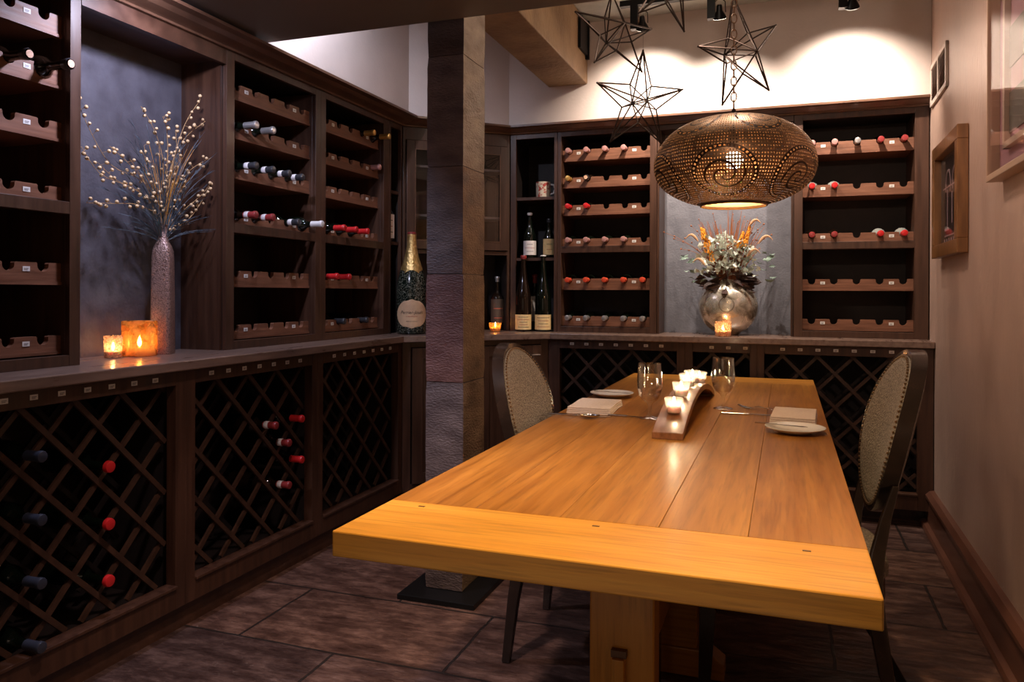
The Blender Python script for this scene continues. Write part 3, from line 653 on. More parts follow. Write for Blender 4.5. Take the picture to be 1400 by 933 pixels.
# mug, glasses in corner cabinet
mg = thing('mug', 'small cream mug with red floral pattern on upper open shelf', 'mug', (-1.445, 4.64, 1.80))
MB().lathe([(.040, 0), (.047, .004), (.048, .10), (.045, .10), (.044, .006), (.001, .006)], (0, 0, 0), 24, caps=False).build('cup', noisy('red_floral_glaze', (.40, .05, .04), (.62, .54, .42), (1, 1, 1), 45, .4, lo=.42, hi=.5), mg, smooth=True)
hb = MB(); hb.tube([(.046, 0, .085), (.068, 0, .08), (.076, 0, .055), (.066, 0, .028), (.046, 0, .022)], .006, 8); hb.build('handle', M['porc'], mg, smooth=True)
def inA(x, y, z): p = A+dAB*x+nAB*y; return (p.x, p.y, z)
gprof = [(.028, 0), (.030, .003), (.006, .008), (.004, .06), (.010, .07), (.030, .10), (.034, .14), (.029, .17), (.0275, .17), (.032, .14), (.028, .103), (.006, .074)]
for i, (x, z, lab) in enumerate([(.50, 1.458, 'clear stemmed glass on bottom shelf of glass-door cabinet, right side'), (.43, 1.458, 'clear stemmed glass on bottom shelf of glass-door cabinet, by the column')]):
    t = MB().lathe(gprof, (0, 0, 0), 20, caps=False).build('stemmed_glass', M['glass'], smooth=True, loc=inA(x, .11, z))
    tag(t, lab, 'glass', 'glasses in the corner cabinet')
t = MB().lathe([(.03, 0), (.05, .006), (.062, .03), (.059, .03), (.047, .009), (.001, .009)], (0, 0, 0), 24, caps=False).build('white_dish', M['porc'], smooth=True, loc=inA(.47, .12, 1.68))
tag(t, 'small white dish on middle shelf of the glass-door cabinet', 'dish')

# ------------------------------------------------------------------ candles
def flame(parent, z, s=1.0, power=.5, col=(1, .74, .46)):
    MB().lathe([(.0005, z), (.0035*s, z+.004*s), (.0042*s, z+.009*s), (.0028*s, z+.016*s), (.0004, z+.024*s)], (0, 0, 0), 10).build('flame', M['flame'], parent, smooth=True)
    MB().tube([(0, 0, z-.004), (0, 0, z+.003)], .0007, 5).build('wick', M['ink'], parent)
    l = bpy.data.lights.new('candle_glow', 'POINT'); l.energy = power; l.color = col; l.shadow_soft_size = .006
    o = bpy.data.objects.new('candle_glow', l); link(o, parent); o.location = (0, 0, z+.012)
def votive(name, label, loc, r0, r1, h, glass, wax_h, power, group=None, cup_label=None, wall=.002, s=1.0, waxr=None):
    t = thing(name, label, 'candle', loc, 0, group)
    MB().lathe([(r0*.9, 0), (r0, .002), (r0+(r1-r0)*.5, h*.5), (r1, h-.002), (r1-wall*.5, h), (r1-wall, h-.002), (r0+(r1-r0)*.5-wall, h*.5), (r0-wall, .004), (.0005, .004)], (0, 0, 0), 28, caps=False).build('glass_cup', M[glass], t, smooth=True)
    wr = waxr or (r0-wall-.001)
    MB().lathe([(wr*.97, .0045), (wr, .006), (wr, wax_h-.002), (wr*.95, wax_h), (.001, wax_h-.001)], (0, 0, 0), 24).build('wax', M['wax'], t, smooth=True)
    flame(t, wax_h+.002, s, power)
    return t
# wooden stave tray on the table
TZ = .755; TX = -.337
def arc(y): u = (y-2.90)/.545; return TZ+.080*(1-u*u)       # top surface minus thickness
Y0, Y1 = 2.355, 3.445; th = .021
tr = MB(); nseg = 30; rings = []
for i in range(nseg+1):
    y = Y0+(Y1-Y0)*i/nseg; z = arc(y); w0 = .047
    rings.append([(TX-w0, y, z), (TX+w0, y, z), (TX+w0, y, z+th), (TX-w0, y, z+th)])
tr.loft(rings)
tag(tr.build('candle_tray', noisy('walnut_stave', (.16, .060, .025), (.30, .125, .055), (20, 1.5, 20), 3, .35, coat=.2), bevel=.002), 'arched dark wooden stave holding a row of candles on the table', 'candle tray')
vp = None
names = ['nearest clear glass votive candle on the arched wooden stave', 'second clear glass votive from the near end of the stave', 'middle clear glass votive on the arched wooden stave', 'fourth clear glass votive from the near end of the stave', 'farthest clear glass votive, small, behind the crest of the stave']
for i, (y, dx) in enumerate([(2.50, .0), (2.68, .0), (2.86, .0), (3.02, .0), (3.22, .006)]):
    z = arc(y)+th+.0012
    votive('votive_candle', names[i], (TX+dx, y, z), .023, .031, .050, 'cupglass', .028, .9, 'votive candles on the stave')
votive('votive_candle', 'small mottled mercury glass votive left of the amber one, on worktop', (-2.285, 2.125, CZ), .029, .032, .080, 'merc', .025, .35, s=1.3)
votive('candle_holder', 'large glowing amber glass cylinder candle holder on left worktop', (-2.275, 2.235, CZ), .062, .062, .130, 'amber', .030, .9, s=1.8, waxr=.036)
votive('votive_candle', 'small patterned votive in front of the round silver vase', (-.328, 4.43, CZ), .043, .046, .085, 'merc', .03, .45, s=1.4)
votive('votive_candle', 'small gold votive on corner worktop beside the stone column', (-1.685, 4.42, CZ), .030, .040, .055, 'amber', .025, .30, s=1.3)

# ------------------------------------------------------------------ tall vase with berry branches
va = thing('tall_vase', 'tall slender pale patterned vase with narrow neck on left worktop', 'vase', (-2.262, 2.335, CZ), math.radians(25))
def sq(h, z, r=.35):
    P = []; n = 5
    for cx, cy, a0 in ((1, 1, 0), (-1, 1, PI/2), (-1, -1, PI), (1, -1, 3*PI/2)):
        for i in range(n): a = a0+PI/2*i/(n-1); P.append((h*(cx*(1-r)+r*math.cos(a)), h*(cy*(1-r)+r*math.sin(a)), z))
    return P
def vmat():
    m, nt, b = new_mat('pierced_pearl_vase')
    tc = N(nt, 'ShaderNodeTexCoord'); v = N(nt, 'ShaderNodeTexVoronoi', feature='SMOOTH_F1'); v.inputs['Scale'].default_value = 230
    nt.links.new(tc.outputs['Object'], v.inputs['Vector'])
    c = ramp(nt, v.outputs[0], [(.2, (.44, .28, .24)), (.5, (.30, .185, .16)), (.8, (.14, .085, .075))]); nt.links.new(c, b.inputs['Base Color'])
    b.inputs['Roughness'].default_value = .35; b.inputs['Metallic'].default_value = .35
    bp = N(nt, 'ShaderNodeBump'); bp.inputs['Strength'].default_value = .6; bp.inputs['Distance'].default_value = .004; bp.invert = True
    nt.links.new(v.outputs[0], bp.inputs['Height']); nt.links.new(bp.outputs[0], b.inputs['Normal']); return m
b = MB(); b.loft([sq(.037, 0), sq(.038, .004), sq(.0365, .2), sq(.0345, .36), sq(.033, .395), sq(.028, .415, .5), sq(.020, .435, .8), sq(.0155, .455, 1), sq(.0155, .49, 1), sq(.018, .498, 1), sq(.014, .498, 1), sq(.0135, .47, 1)], caps=True)
b.build('vase_body', vmat(), va, smooth=True)
br = thing('berry_branches', 'dried branches with pale round berries and dark twigs standing in tall vase', 'dried branches', (-2.262, 2.335, CZ+.45))
stems = MB(); berries = MB(); twigs = MB(); dark = MB()
rnd = random.Random(11)
def branch(mb, tip, r=.0016, bend=.12, base=(0, 0, -.03), n=7):
    p0 = Vector(base)+Vector((rnd.uniform(-.006, .006), rnd.uniform(-.006, .006), 0)); p2 = Vector(tip)
    p1 = Vector((p2.x*.25, p2.y*.25, p2.z*.62)); pts = []
    for i in range(n+1):
        t_ = i/n; pts.append(p0*(1-t_)**2+p1*2*t_*(1-t_)+p2*t_*t_)
    mb.tube(pts, [r*(1-.6*i/n) for i in range(n+1)], 5); return pts
# tips: local x = toward the room, y = along wall, z up
# each branch: points (along wall, up) through which it runs, last is the tip
runs = [[(-.02, .10), (-.10, .20), (-.19, .26), (-.27, .30)], [(-.03, .12), (-.16, .17), (-.30, .20), (-.38, .28)], [(-.1, .20), (-.25, .24), (-.35, .36), (-.41, .47)],
        [(-.01, .15), (-.02, .30), (-.07, .40), (-.14, .47)], [(.0, .15), (.0, .32), (-.02, .42), (-.05, .45)], [(.01, .15), (.03, .30), (.08, .45), (.15, .56)], [(.01, .15), (.04, .30), (.10, .40), (.21, .49)],
        [(.02, .12), (.05, .24), (.06, .36), (.05, .42)], [(.03, .10), (.09, .24), (.15, .30), (.24, .35)], [(.03, .06), (.10, .12), (.20, .20), (.28, .31)], [(.02, .04), (.08, .06), (.14, .12), (.20, .22)],
        [(-.03, .08), (-.14, .11), (-.26, .10), (-.37, .09)], [(.0, .1), (.03, .14), (.05, .19), (.03, .24)], [(-.01, .1), (-.06, .18), (-.10, .26), (-.12, .33)], [(-.02, .1), (-.12, .16), (-.22, .19), (-.30, .24)]]
for rn_ in runs:
    dx = rnd.uniform(.0, .05); P = [Vector((0, 0, -.03)), Vector((dx*.2, rn_[0][0]*.5, rn_[0][1]*.5))]+[Vector((dx*(i+1)/4, a_, c_)) for i, (a_, c_) in enumerate(rn_)]
    pts = []
    for i in range(len(P)-1):
        for k in range(4):
            t_ = k/4; q0, q1, q2, q3 = P[max(i-1, 0)], P[i], P[i+1], P[min(i+2, len(P)-1)]
            pts.append(.5*((2*q1)+(q2-q0)*t_+(2*q0-5*q1+4*q2-q3)*t_*t_+(3*q1-q0-3*q2+q3)*t_**3))
    pts.append(P[-1]); L = len(pts); stems.tube(pts, [.0018*(1-.5*i/L) for i in range(L)], 5)
    nb = 15
    for k in range(nb):
        t_ = .42+.58*k/(nb-1); f = t_*(L-1); i = min(int(f), L-2); p = pts[i].lerp(pts[i+1], f-i)
        q = p+Vector((rnd.uniform(-.012, .018), rnd.uniform(-.018, .018), rnd.uniform(-.014, .018)))
        stems.tube([p, q], .0007, 4); berries.ball(q, rnd.uniform(.0055, .0075), 8, 5)
for k in range(60):
    a = rnd.uniform(0, 2*PI); s_ = rnd.uniform(.02, .11)
    branch(twigs, (max(-.07, math.cos(a)*s_), math.sin(a)*s_*1.3, rnd.uniform(.18, .36)), .0013)
for k in range(95):
    a = rnd.uniform(-PI, PI); s_ = rnd.uniform(.08, .24)
    pts = branch(dark, (max(-.09, math.cos(a)*s_*.5), math.sin(a)*s_, rnd.uniform(.02, .40)), .0015)
    for kk in range(9):
        i = rnd.randint(3, len(pts)-1); p = pts[i]; d_ = (pts[i]-pts[i-1]).normalized()
        dark.tube([p, p+d_*.03+Vector((rnd.uniform(-.014, .014), rnd.uniform(-.014, .014), 0))], [.0012, .0004], 3)
stems.build('stems', plain('tan_stems', (.42, .25, .11), .6), br); b = berries.build('berries', plain('cream_gold_berries', (.66, .45, .25), .35), br, smooth=True); tag(b, 'cream berries', kind='stuff')
twigs.build('reeds', plain('ochre_reeds', (.62, .28, .05), .6), br); dark.build('dark_twigs', plain('slate_blue_twigs', (.085, .115, .15), .5), br)['label'] = 'dark blue-grey feathery twigs'

# ------------------------------------------------------------------ round vase with bouquet in the back niche
rv = thing('round_vase', 'large round silvered glass vase in the grey back niche', 'vase', (-.315, 4.625, CZ))
def mercury():
    m, nt, b = new_mat('mercury_glass')
    tc = N(nt, 'ShaderNodeTexCoord'); no = N(nt, 'ShaderNodeTexNoise'); no.inputs['Scale'].default_value = 11; no.inputs['Detail'].default_value = 8; no.inputs['Distortion'].default_value = .8
    nt.links.new(tc.outputs['Object'], no.inputs['Vector'])
    c = ramp(nt, no.outputs[0], [(.36, (.22, .18, .13)), (.47, (.72, .66, .55)), (.62, (.86, .83, .76))]); nt.links.new(c, b.inputs['Base Color'])
    b.inputs['Metallic'].default_value = .75; r_ = ramp(nt, no.outputs[0], [(.35, (.35,)*3), (.65, (.16,)*3)]); nt.links.new(r_, b.inputs['Roughness'])
    bp = N(nt, 'ShaderNodeBump'); bp.inputs['Strength'].default_value = .25; bp.inputs['Distance'].default_value = .01
    nt.links.new(no.outputs[0], bp.inputs['Height']); nt.links.new(bp.outputs[0], b.inputs['Normal']); return m
M['merc_m'] = mercury(); R = .166; cz = .164
prof = [(.05, 0), (.06, .003)]+[(R*math.sin(a), cz-R*math.cos(a)*.985) for a in [PI*(.14+.72*i/22) for i in range(23)]]+[(.066, cz+.158), (.06, cz+.158), (.058, cz+.14)]
MB().lathe(prof, (0, 0, 0), 40, caps=True, ring=.80).build('vase_body', M['merc_m'], rv, smooth=True)
dm = MB()
fx, fz = -.01, .165
def on_vase(a, z): # a = angle from -y
    k = max(0, 1-((z-cz)/(R*.985))**2); rr_ = R*math.sqrt(k); return (rr_*math.sin(a), -rr_*.80*math.cos(a), z)
for k in range(34):
    a = 2*PI*k/34; dm.ball(on_vase(.25*math.cos(a), cz+.015+.042*math.sin(a)), .0028, 6, 4)
dm.build('bead_ring', plain('dark_bead_trim', (.08, .06, .04), .4), rv, smooth=True)['label'] = 'ring of dark beads'
bq = thing('bouquet', 'bouquet of white leaves, orange plumes and brown seed stems in the round vase', 'flower arrangement', (-.315, 4.60, CZ+.30))
rnd = random.Random(5)
M['plume'] = plain('orange_plume', (.85, .36, .03), .7); M['pod'] = plain('tan_pods', (.62, .36, .20), .5)
leaf = MB(); leaf2 = MB(); plume = MB(); reed = MB(); dk = MB(); magn = MB()
def leaflet(mb, c, d, s, w=.35, lob=True):
    d = Vector(d).normalized(); u_ = d.orthogonal().normalized(); ang_ = rnd.uniform(0, 2*PI); u_ = Matrix.Rotation(ang_, 3, d) @ u_; n_ = d.cross(u_)
    ts = [0, .15, .3, .42, .55, .68, .8, 1]; ws = [.05, .5, .28, .95, .5, .8, .3, .03] if lob else [.05, .5, .85, 1, .95, .75, .45, .03]
    for sgn in (-1, 1):
        vs = []
        L1 = [Vector(c)+d*s*t_+n_*(.12*s*math.sin(PI*t_)) for t_ in ts]; L2 = [Vector(c)+d*s*t_+u_*sgn*s*w*w_+n_*(.12*s*math.sin(PI*t_)+.10*s*w_) for t_, w_ in zip(ts, ws)]
        for i in range(len(ts)-1): mb.quad(L1[i], L1[i+1], L2[i+1], L2[i])
# dusty white leaves
for k in range(230):
    a = rnd.uniform(-PI, PI); rad = rnd.uniform(.02, .21); x = math.sin(a)*rad; y = -abs(math.cos(a))*rad*.45-.01; z = rnd.uniform(.04, .24)+.02*math.cos(x*9)
    leaflet(leaf, (x*.8, y, z), (x*2+rnd.uniform(-.2, .2), -.4+rnd.uniform(-.4, .2), rnd.uniform(-.3, .6)), rnd.uniform(.032, .056), .46)
for k in range(60):
    a = rnd.uniform(-1, 1); x = a*.235; leaflet(leaf2, (x, rnd.uniform(-.05, .04), rnd.uniform(0, .20)), (a*2, rnd.uniform(-.6, .2), rnd.uniform(-.7, .5)), rnd.uniform(.03, .06), .3)
for k in range(70):
    a = rnd.uniform(-1, 1); x = a*.12; leaflet(dk, (x, rnd.uniform(-.07, .03), rnd.uniform(-.03, .06)), (a*3, rnd.uniform(-.6, .2), rnd.uniform(-.9, .1)), rnd.uniform(.05, .09), .22, False)
for bx, bz, s_ in ((-.11, .17, .14), (-.08, .12, .13), (.095, .21, .11), (.06, .20, .09), (-.125, .25, .07)):
    plume = MB()
    for k in range(150):
        t_ = rnd.random(); rr_ = .014*(1-t_*.75); a = rnd.uniform(0, 2*PI); plume.ball((bx+rr_*math.cos(a)-.02*t_*(1 if bx < 0 else -1.5), -.07+rr_*math.sin(a), bz+t_*s_), rnd.uniform(.003, .0055), 5, 3)
    plume.build('orange_plume', M['plume'], bq)
for k in range(90):
    a = rnd.uniform(-1, 1); tip = Vector((a*.17+rnd.uniform(-.03, .03), rnd.uniform(-.09, .08), rnd.uniform(.26, .45)-abs(a)*.08)); p0 = Vector((a*.03, rnd.uniform(-.02, .02), -.02))
    mid = Vector((tip.x*.55, tip.y*.5, tip.z*.55)); pts = [p0*(1-t_)**2+mid*2*t_*(1-t_)+tip*t_*t_ for t_ in [i/6 for i in range(7)]]
    reed.tube(pts, [.0026]*4+[.0022, .0018, .001], 5)
    if k % 3 == 0: reed.ball(tip, .004, 6, 4)
# long side twigs and curled pods
for tip in ((-.36, -.05, .30), (-.30, -.06, .26), (-.26, -.05, .20), (.24, -.07, .27), (.20, -.08, .33), (-.20, -.08, .33)):
    tip = Vector(tip); pts = [Vector((0, 0, 0)).lerp(tip, t_)+Vector((0, 0, .05*math.sin(PI*t_))) for t_ in [i/6 for i in range(7)]]; reed.tube(pts, [.002, .002, .0018, .0016, .0014, .0012, .001], 5)
    for q in (tip, pts[5], pts[4]+Vector((.0, 0, .02))): reed.ball(q, .0055, 6, 4)
for cx, cz_, s_, sg in ((.17, .22, .055, 1), (-.16, .24, .05, -1), (.11, .15, .05, 1), (-.12, .10, .05, -1), (.12, .32, .045, 1), (0, .20, .045, 1)):
    pts = [(cx+sg*s_*1.4*t_, -.08, cz_+s_*math.sin(PI*t_*.85)*.8) for t_ in [i/8 for i in range(9)]]; MB().tube(pts, [.003, .006, .008, .008, .0075, .006, .005, .003, .0015], 7).build('curled_pod', M['pod'], bq, smooth=True)
leaf.build('silver_leaves', plain('dusty_white_leaf', (.80, .86, .78), .6), bq); leaf2.build('grey_green_leaves', plain('grey_green_leaf', (.24, .34, .28), .6), bq)
dk.build('dark_leaves', plain('dark_burgundy_leaf', (.06, .03, .025), .6), bq); 
reed.build('seed_stems', plain('russet_stems', (.34, .12, .05), .5), bq)

# ------------------------------------------------------------------ pendant lamp
PX, PY, PZ = -.183, 2.95, 1.684
pl = thing('pendant_lamp', 'large flattened-globe pierced metal pendant lamp hanging over the table', 'pendant lamp', (PX, PY, PZ))
def pierced():
    m = bpy.data.materials.new('pierced_bronze'); m.use_nodes = True; nt = m.node_tree; b = nt.nodes['Principled BSDF']; out = nt.nodes['Material Output']
    b.inputs['Base Color'].default_value = (.20, .125, .07, 1); b.inputs['Metallic'].default_value = .8; b.inputs['Roughness'].default_value = .42
    uv = N(nt, 'ShaderNodeUVMap'); uv.uv_map = 'UVMap'; sx = N(nt, 'ShaderNodeSeparateXYZ'); nt.links.new(uv.outputs[0], sx.inputs[0])
    U, V = sx.outputs[0], sx.outputs[1]                                   # U 0..1 around, V 0..1 top to bottom
    def motif(nrep, off, v0, su, sv):
        fu = math_n(nt, 'SUBTRACT', math_n(nt, 'FRACT', math_n(nt, 'ADD', math_n(nt, 'MULTIPLY', U, nrep), off)), .5)
        a = math_n(nt, 'MULTIPLY', fu, su); c = math_n(nt, 'MULTIPLY', math_n(nt, 'SUBTRACT', V, v0), sv)
        d = math_n(nt, 'SQRT', math_n(nt, 'ADD', math_n(nt, 'MULTIPLY', a, a), math_n(nt, 'MULTIPLY', c, c)))
        th_ = math_n(nt, 'ARCTAN2', c, a); return d, th_
    def near(x, v, w): return math_n(nt, 'LESS_THAN', math_n(nt, 'ABSOLUTE', math_n(nt, 'SUBTRACT', x, v)), w)
    d1, t1 = motif(6, .0, .72, 1.0, 2.1); d2, t2 = motif(6, .5, .27, 1.0, 2.3)
    # solid scroll lines and small rings that stay unpierced
    sp1 = math_n(nt, 'LESS_THAN', math_n(nt, 'ABSOLUTE', math_n(nt, 'SINE', math_n(nt, 'ADD', math_n(nt, 'MULTIPLY', d1, 26), t1))), .34)
    sp1 = math_n(nt, 'MULTIPLY', sp1, math_n(nt, 'LESS_THAN', d1, .26))
    sp2 = math_n(nt, 'LESS_THAN', math_n(nt, 'ABSOLUTE', math_n(nt, 'SINE', math_n(nt, 'ADD', math_n(nt, 'MULTIPLY', d2, 24), t2))), .34)
    sp2 = math_n(nt, 'MULTIPLY', sp2, math_n(nt, 'LESS_THAN', d2, .24))
    wv = math_n(nt, 'ADD', .47, math_n(nt, 'MULTIPLY', math_n(nt, 'SINE', math_n(nt, 'MULTIPLY', U, 6*2*PI*2)), .03))
    line = near(V, wv, .0)
    rings = math_n(nt, 'MAXIMUM', near(d1, .37, .028), near(d2, .36, .028))
    solid = math_n(nt, 'MINIMUM', math_n(nt, 'ADD', math_n(nt, 'ADD', sp1, sp2), math_n(nt, 'ADD', rings, line)), 1)
    rim = math_n(nt, 'MAXIMUM', math_n(nt, 'LESS_THAN', V, .03), math_n(nt, 'GREATER_THAN', V, .975)); solid = math_n(nt, 'MAXIMUM', solid, rim)
    # fine perforation grid
    NU, NV = 176, 48
    def dots(nu, nv, r_):
        a = math_n(nt, 'SUBTRACT', math_n(nt, 'FRACT', math_n(nt, 'MULTIPLY', U, nu)), .5); c = math_n(nt, 'SUBTRACT', math_n(nt, 'FRACT', math_n(nt, 'MULTIPLY', V, nv)), .5)
        return math_n(nt, 'LESS_THAN', math_n(nt, 'ADD', math_n(nt, 'MULTIPLY', a, a), math_n(nt, 'MULTIPLY', c, c)), r_*r_)
    holes = math_n(nt, 'MULTIPLY', dots(NU, NV, .24), math_n(nt, 'SUBTRACT', 1, solid))
    # larger bead holes on ring
    ringh = math_n(nt, 'MULTIPLY', math_n(nt, 'MAXIMUM', near(d1, .37, .012), near(d2, .36, .012)), math_n(nt, 'GREATER_THAN', math_n(nt, 'ADD', math_n(nt, 'SINE', math_n(nt, 'MULTIPLY', t1, 44)), 0), .0))
    al = math_n(nt, 'MINIMUM', math_n(nt, 'ADD', holes, ringh), 1)
    tr_ = N(nt, 'ShaderNodeBsdfTransparent'); mx = N(nt, 'ShaderNodeMixShader'); nt.links.new(al, mx.inputs[0]); nt.links.new(b.outputs[0], mx.inputs[1]); nt.links.new(tr_.outputs[0], mx.inputs[2])
    nt.links.new(mx.outputs[0], out.inputs[0])
    cm = N(nt, 'ShaderNodeMix', data_type='RGBA'); nt.links.new(solid, cm.inputs[0]); cm.inputs[6].default_value = (.30, .18, .10, 1); cm.inputs[7].default_value = (.06, .035, .022, 1)
    nt.links.new(cm.outputs[2], b.inputs['Base Color']); return m
PR = .291
sp_ = [(.03, .170), (.10, .163), (.17, .143), (.225, .112), (.262, .073), (.284, .030), (PR, -.012), (.282, -.055), (.258, -.090), (.22, -.118), (.17, -.141), (.132, -.152), (.118, -.156)]
def smooth_prof(P, n):
    out = []
    for i in range(len(P)-1):
        p0 = P[max(i-1, 0)]; p1 = P[i]; p2 = P[i+1]; p3 = P[min(i+2, len(P)-1)]
        for k in range(n):
            t_ = k/n; out.append(tuple(.5*((2*p1[j])+(-p0[j]+p2[j])*t_+(2*p0[j]-5*p1[j]+4*p2[j]-p3[j])*t_*t_+(-p0[j]+3*p1[j]-3*p2[j]+p3[j])*t_**3) for j in (0, 1)))
    return out+[P[-1]]
pp = smooth_prof(sp_, 3)
lens = [0]
for a, b in zip(pp, pp[1:]): lens.append(lens[-1]+math.hypot(a[0]-b[0], a[1]-b[1]))
NS = 72; me = bpy.data.meshes.new('shade'); vs = []; fs = []; uvs = []
for (r_, h_) in pp:
    for i in range(NS): a = 2*PI*i/NS; vs.append((r_*math.cos(a), r_*math.sin(a), h_))
for j in range(len(pp)-1):
    for i in range(NS):
        i2 = (i+1) % NS; fs.append((j*NS+i, (j+1)*NS+i, (j+1)*NS+i2, j*NS+i2))
        for (jj, ii) in ((j, i), (j+1, i), (j+1, i+1), (j, i+1)): uvs.append((ii/NS, lens[jj]/lens[-1]))
me.from_pydata(vs, [], fs); ul = me.uv_layers.new(name='UVMap')
for l, uv in zip(ul.data, uvs): l.uv = uv
me.polygons.foreach_set('use_smooth', [True]*len(me.polygons)); me.materials.append(pierced())
sh = bpy.data.objects.new('lamp_shade', me); link(sh, pl); sh['label'] = 'pierced bronze shade with scrollwork'; sh.rotation_euler = (0, 0, math.radians(-93+30))
rb = MB(); rb.lathe([(.116, -.154), (.121, -.154), (.121, -.161), (.116, -.161), (.116, -.154)], (0, 0, 0), 48, caps=False); cp_ = MB(); cp_.lathe([(.028, .168), (.034, .168), (.034, .175), (.01, .185), (.006, .20)], (0, 0, 0), 24); cp_.build('top_cap', M['starmetal'], pl, smooth=True); rb.build('rim', plain('bronze_rim', (.22, .13, .07), .35, .8), pl, smooth=True)
MB().ball((0, 0, .01), .034, 16, 12).build('bulb', M['bulb'], pl, smooth=True)
sk = MB(); sk.lathe([(.016, .045), (.018, .05), (.018, .10), (.008, .105), (.004, .17)], (0, 0, 0), 16); sk.build('socket', M['starmetal'], pl, smooth=True)
# chain
MB().lathe([(.117, -.1505), (.001, -.1495)], (0, 0, 0), 48, caps=False).build('diffuser', glassy('amber_diffuser', (1, .85, .6), .02, .1, .3, trans=(1, .74, .38), tr_amt=.6), pl, smooth=True)
ch = MB(); z = .20; k = 0
while PZ+z < 2.80:
    a = 0 if k % 2 else PI/2; ring = [(math.cos(t_)*.010*math.cos(a), math.cos(t_)*.010*math.sin(a), z+.016+math.sin(t_)*.018) for t_ in [2*PI*i/10 for i in range(11)]]
    ch.tube(ring, .0024, 5); z += .029; k += 1
ch.lathe([(.05, 2.84-PZ), (.05, 2.825-PZ), (.02, 2.80-PZ), (.006, 2.795-PZ)], (0, 0, 0), 20)
ch.build('chain', plain('bronze_chain', (.30, .19, .12), .4, .7), pl)
pg = bpy.data.lights.new('pendant_bulb_light', 'POINT'); pg.energy = 8; pg.color = (1, .66, .34); pg.shadow_soft_size = .03
pgo = bpy.data.objects.new('pendant_bulb_light', pg); link(pgo, pl); pgo.location = (0, 0, -.04)

# ------------------------------------------------------------------ wire stars
def star(label, c, Rr, rin, th_, rot, tilt, yaw, hang=True):
    t = thing('wire_star', label, 'hanging star', c, 0, 'wire stars hanging from the ceiling')
    b = MB(); Mx = Matrix.Rotation(yaw, 4, 'Z') @ Matrix.Rotation(tilt, 4, 'X')
    tipp = [Mx @ Vector((Rr*math.sin(rot+2*PI*i/5), 0, Rr*math.cos(rot+2*PI*i/5))) for i in range(5)]
    inn = [Mx @ Vector((rin*math.sin(rot+2*PI*(i+.5)/5), 0, rin*math.cos(rot+2*PI*(i+.5)/5))) for i in range(5)]
    fr = Mx @ Vector((0, -th_, 0)); bk = Mx @ Vector((0, th_, 0)); rr_ = .0037
    for i in range(5):
        b.tube([tipp[i], inn[i]], rr_, 5); b.tube([tipp[i], inn[i-1]], rr_, 5)
        b.tube([tipp[i], fr], rr_, 5); b.tube([tipp[i], bk], rr_, 5); b.tube([inn[i], fr], rr_*.8, 5); b.tube([inn[i], bk], rr_*.8, 5)
        b.ball(tipp[i], .005, 6, 4)
    b.build('wire_frame', M['starmetal'], t)
    top = max(tipp, key=lambda v: v.z)
    MB().tube([top, (top.x, top.y, 2.84-c[2])], .0008, 4).build('hanging_wire', M['starmetal'], t)
    return t
star('wire star hanging lowest, in front of the back rack, left of pendant', (-.632, 3.5, 2.075), .228, .092, .075, math.radians(-1), math.radians(10), math.radians(38))
star('wire star high at upper left, beside the wooden beam', (-.745, 3.5, 2.402), .215, .088, .085, math.radians(3), math.radians(-14), math.radians(44))
star('wire star to the right, behind the pendant chain', (-.190, 3.5, 2.255), .24, .09, .10, math.radians(-20), math.radians(10), math.radians(48))
star('wire star cut by top edge of photo, between the other stars', (-.495, 3.5, 2.585), .205, .078, .07, math.radians(13), math.radians(4), math.radians(38))

# ------------------------------------------------------------------ ceiling track with spotlights
tk = thing('light_track', 'black ceiling light track running parallel to the back wall', 'light track', (0, 4.12, 0))
b = MB(); b.box(-.85, .55, -.018, .018, 2.75, 2.78); b.build('rail', M['black'], tk)
for x in (-.72, -.4, .2, .5): MB().tube([(x, 0, 2.78), (x, 0, 2.84)], .008, 6).build('hanger_rod', M['black'], tk)
def spothead(label, x, z, power, target, col=WHITE, size=62):
    t = thing('track_spotlight', label, 'spotlight', (x, 4.12, z), 0, 'spotlights on the ceiling track')
    MB().box(-.062, -.022, -.02, .02, -.02, 2.75-z).build('adapter_box', M['black'], t)
    b = MB(); b.tube([(-.03, 0, .02), (-.028, 0, .065), (0, 0, .09), (.028, 0, .065), (.03, 0, .01)], .0025, 6); b.build('yoke', M['black'], t)
    d = (Vector(target)-Vector((x, 4.12, z))).normalized(); q = Vector((0, 0, -1)).rotation_difference(d).to_matrix().to_4x4()
    h = MB(); h.lathe([(.010, .05), (.014, .045), (.016, .02), (.030, -.005), (.036, -.018), (.034, -.020), (.030, -.012)], (0, 0, 0), 24); h.xform(q); h.build('lamp_head', M['black'], t, smooth=True)
    f = MB(); f.lathe([(.0335, -.0206), (.001, -.0206)], (0, 0, 0), 24); f.xform(q); f.build('lens', M['spotface'], t)
    s_ = spot('track_spot_light', (0, 0, 0), (0, 0, -1), power, col, size, 1.0, .012)
    p = Vector((x, 4.12, z))+d*.03; s_.location = p; s_.rotation_euler = d.to_track_quat('-Z', 'Y').to_euler()
    return t
spothead('track spotlight nearest the wooden beam, lens lit', -.731, 2.642, 78, (-.79, 4.54, 2.15), size=112)
spothead('track spotlight left of the pendant chain, lens lit', -.328, 2.652, 74, (-.33, 4.54, 1.9), size=112)
spothead('track spotlight at top right edge of the photo, lens lit', .304, 2.632, 84, (.32, 4.54, 2.15), size=112)
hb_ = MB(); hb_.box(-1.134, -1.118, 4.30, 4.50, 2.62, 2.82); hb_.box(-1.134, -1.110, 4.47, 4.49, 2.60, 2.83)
tag(hb_.build('beam_side_panel', M['black'], bevel=.002), 'thin black panel on the side of the beam', 'metal plate')  # thin black panel for the dark patch on the beam side

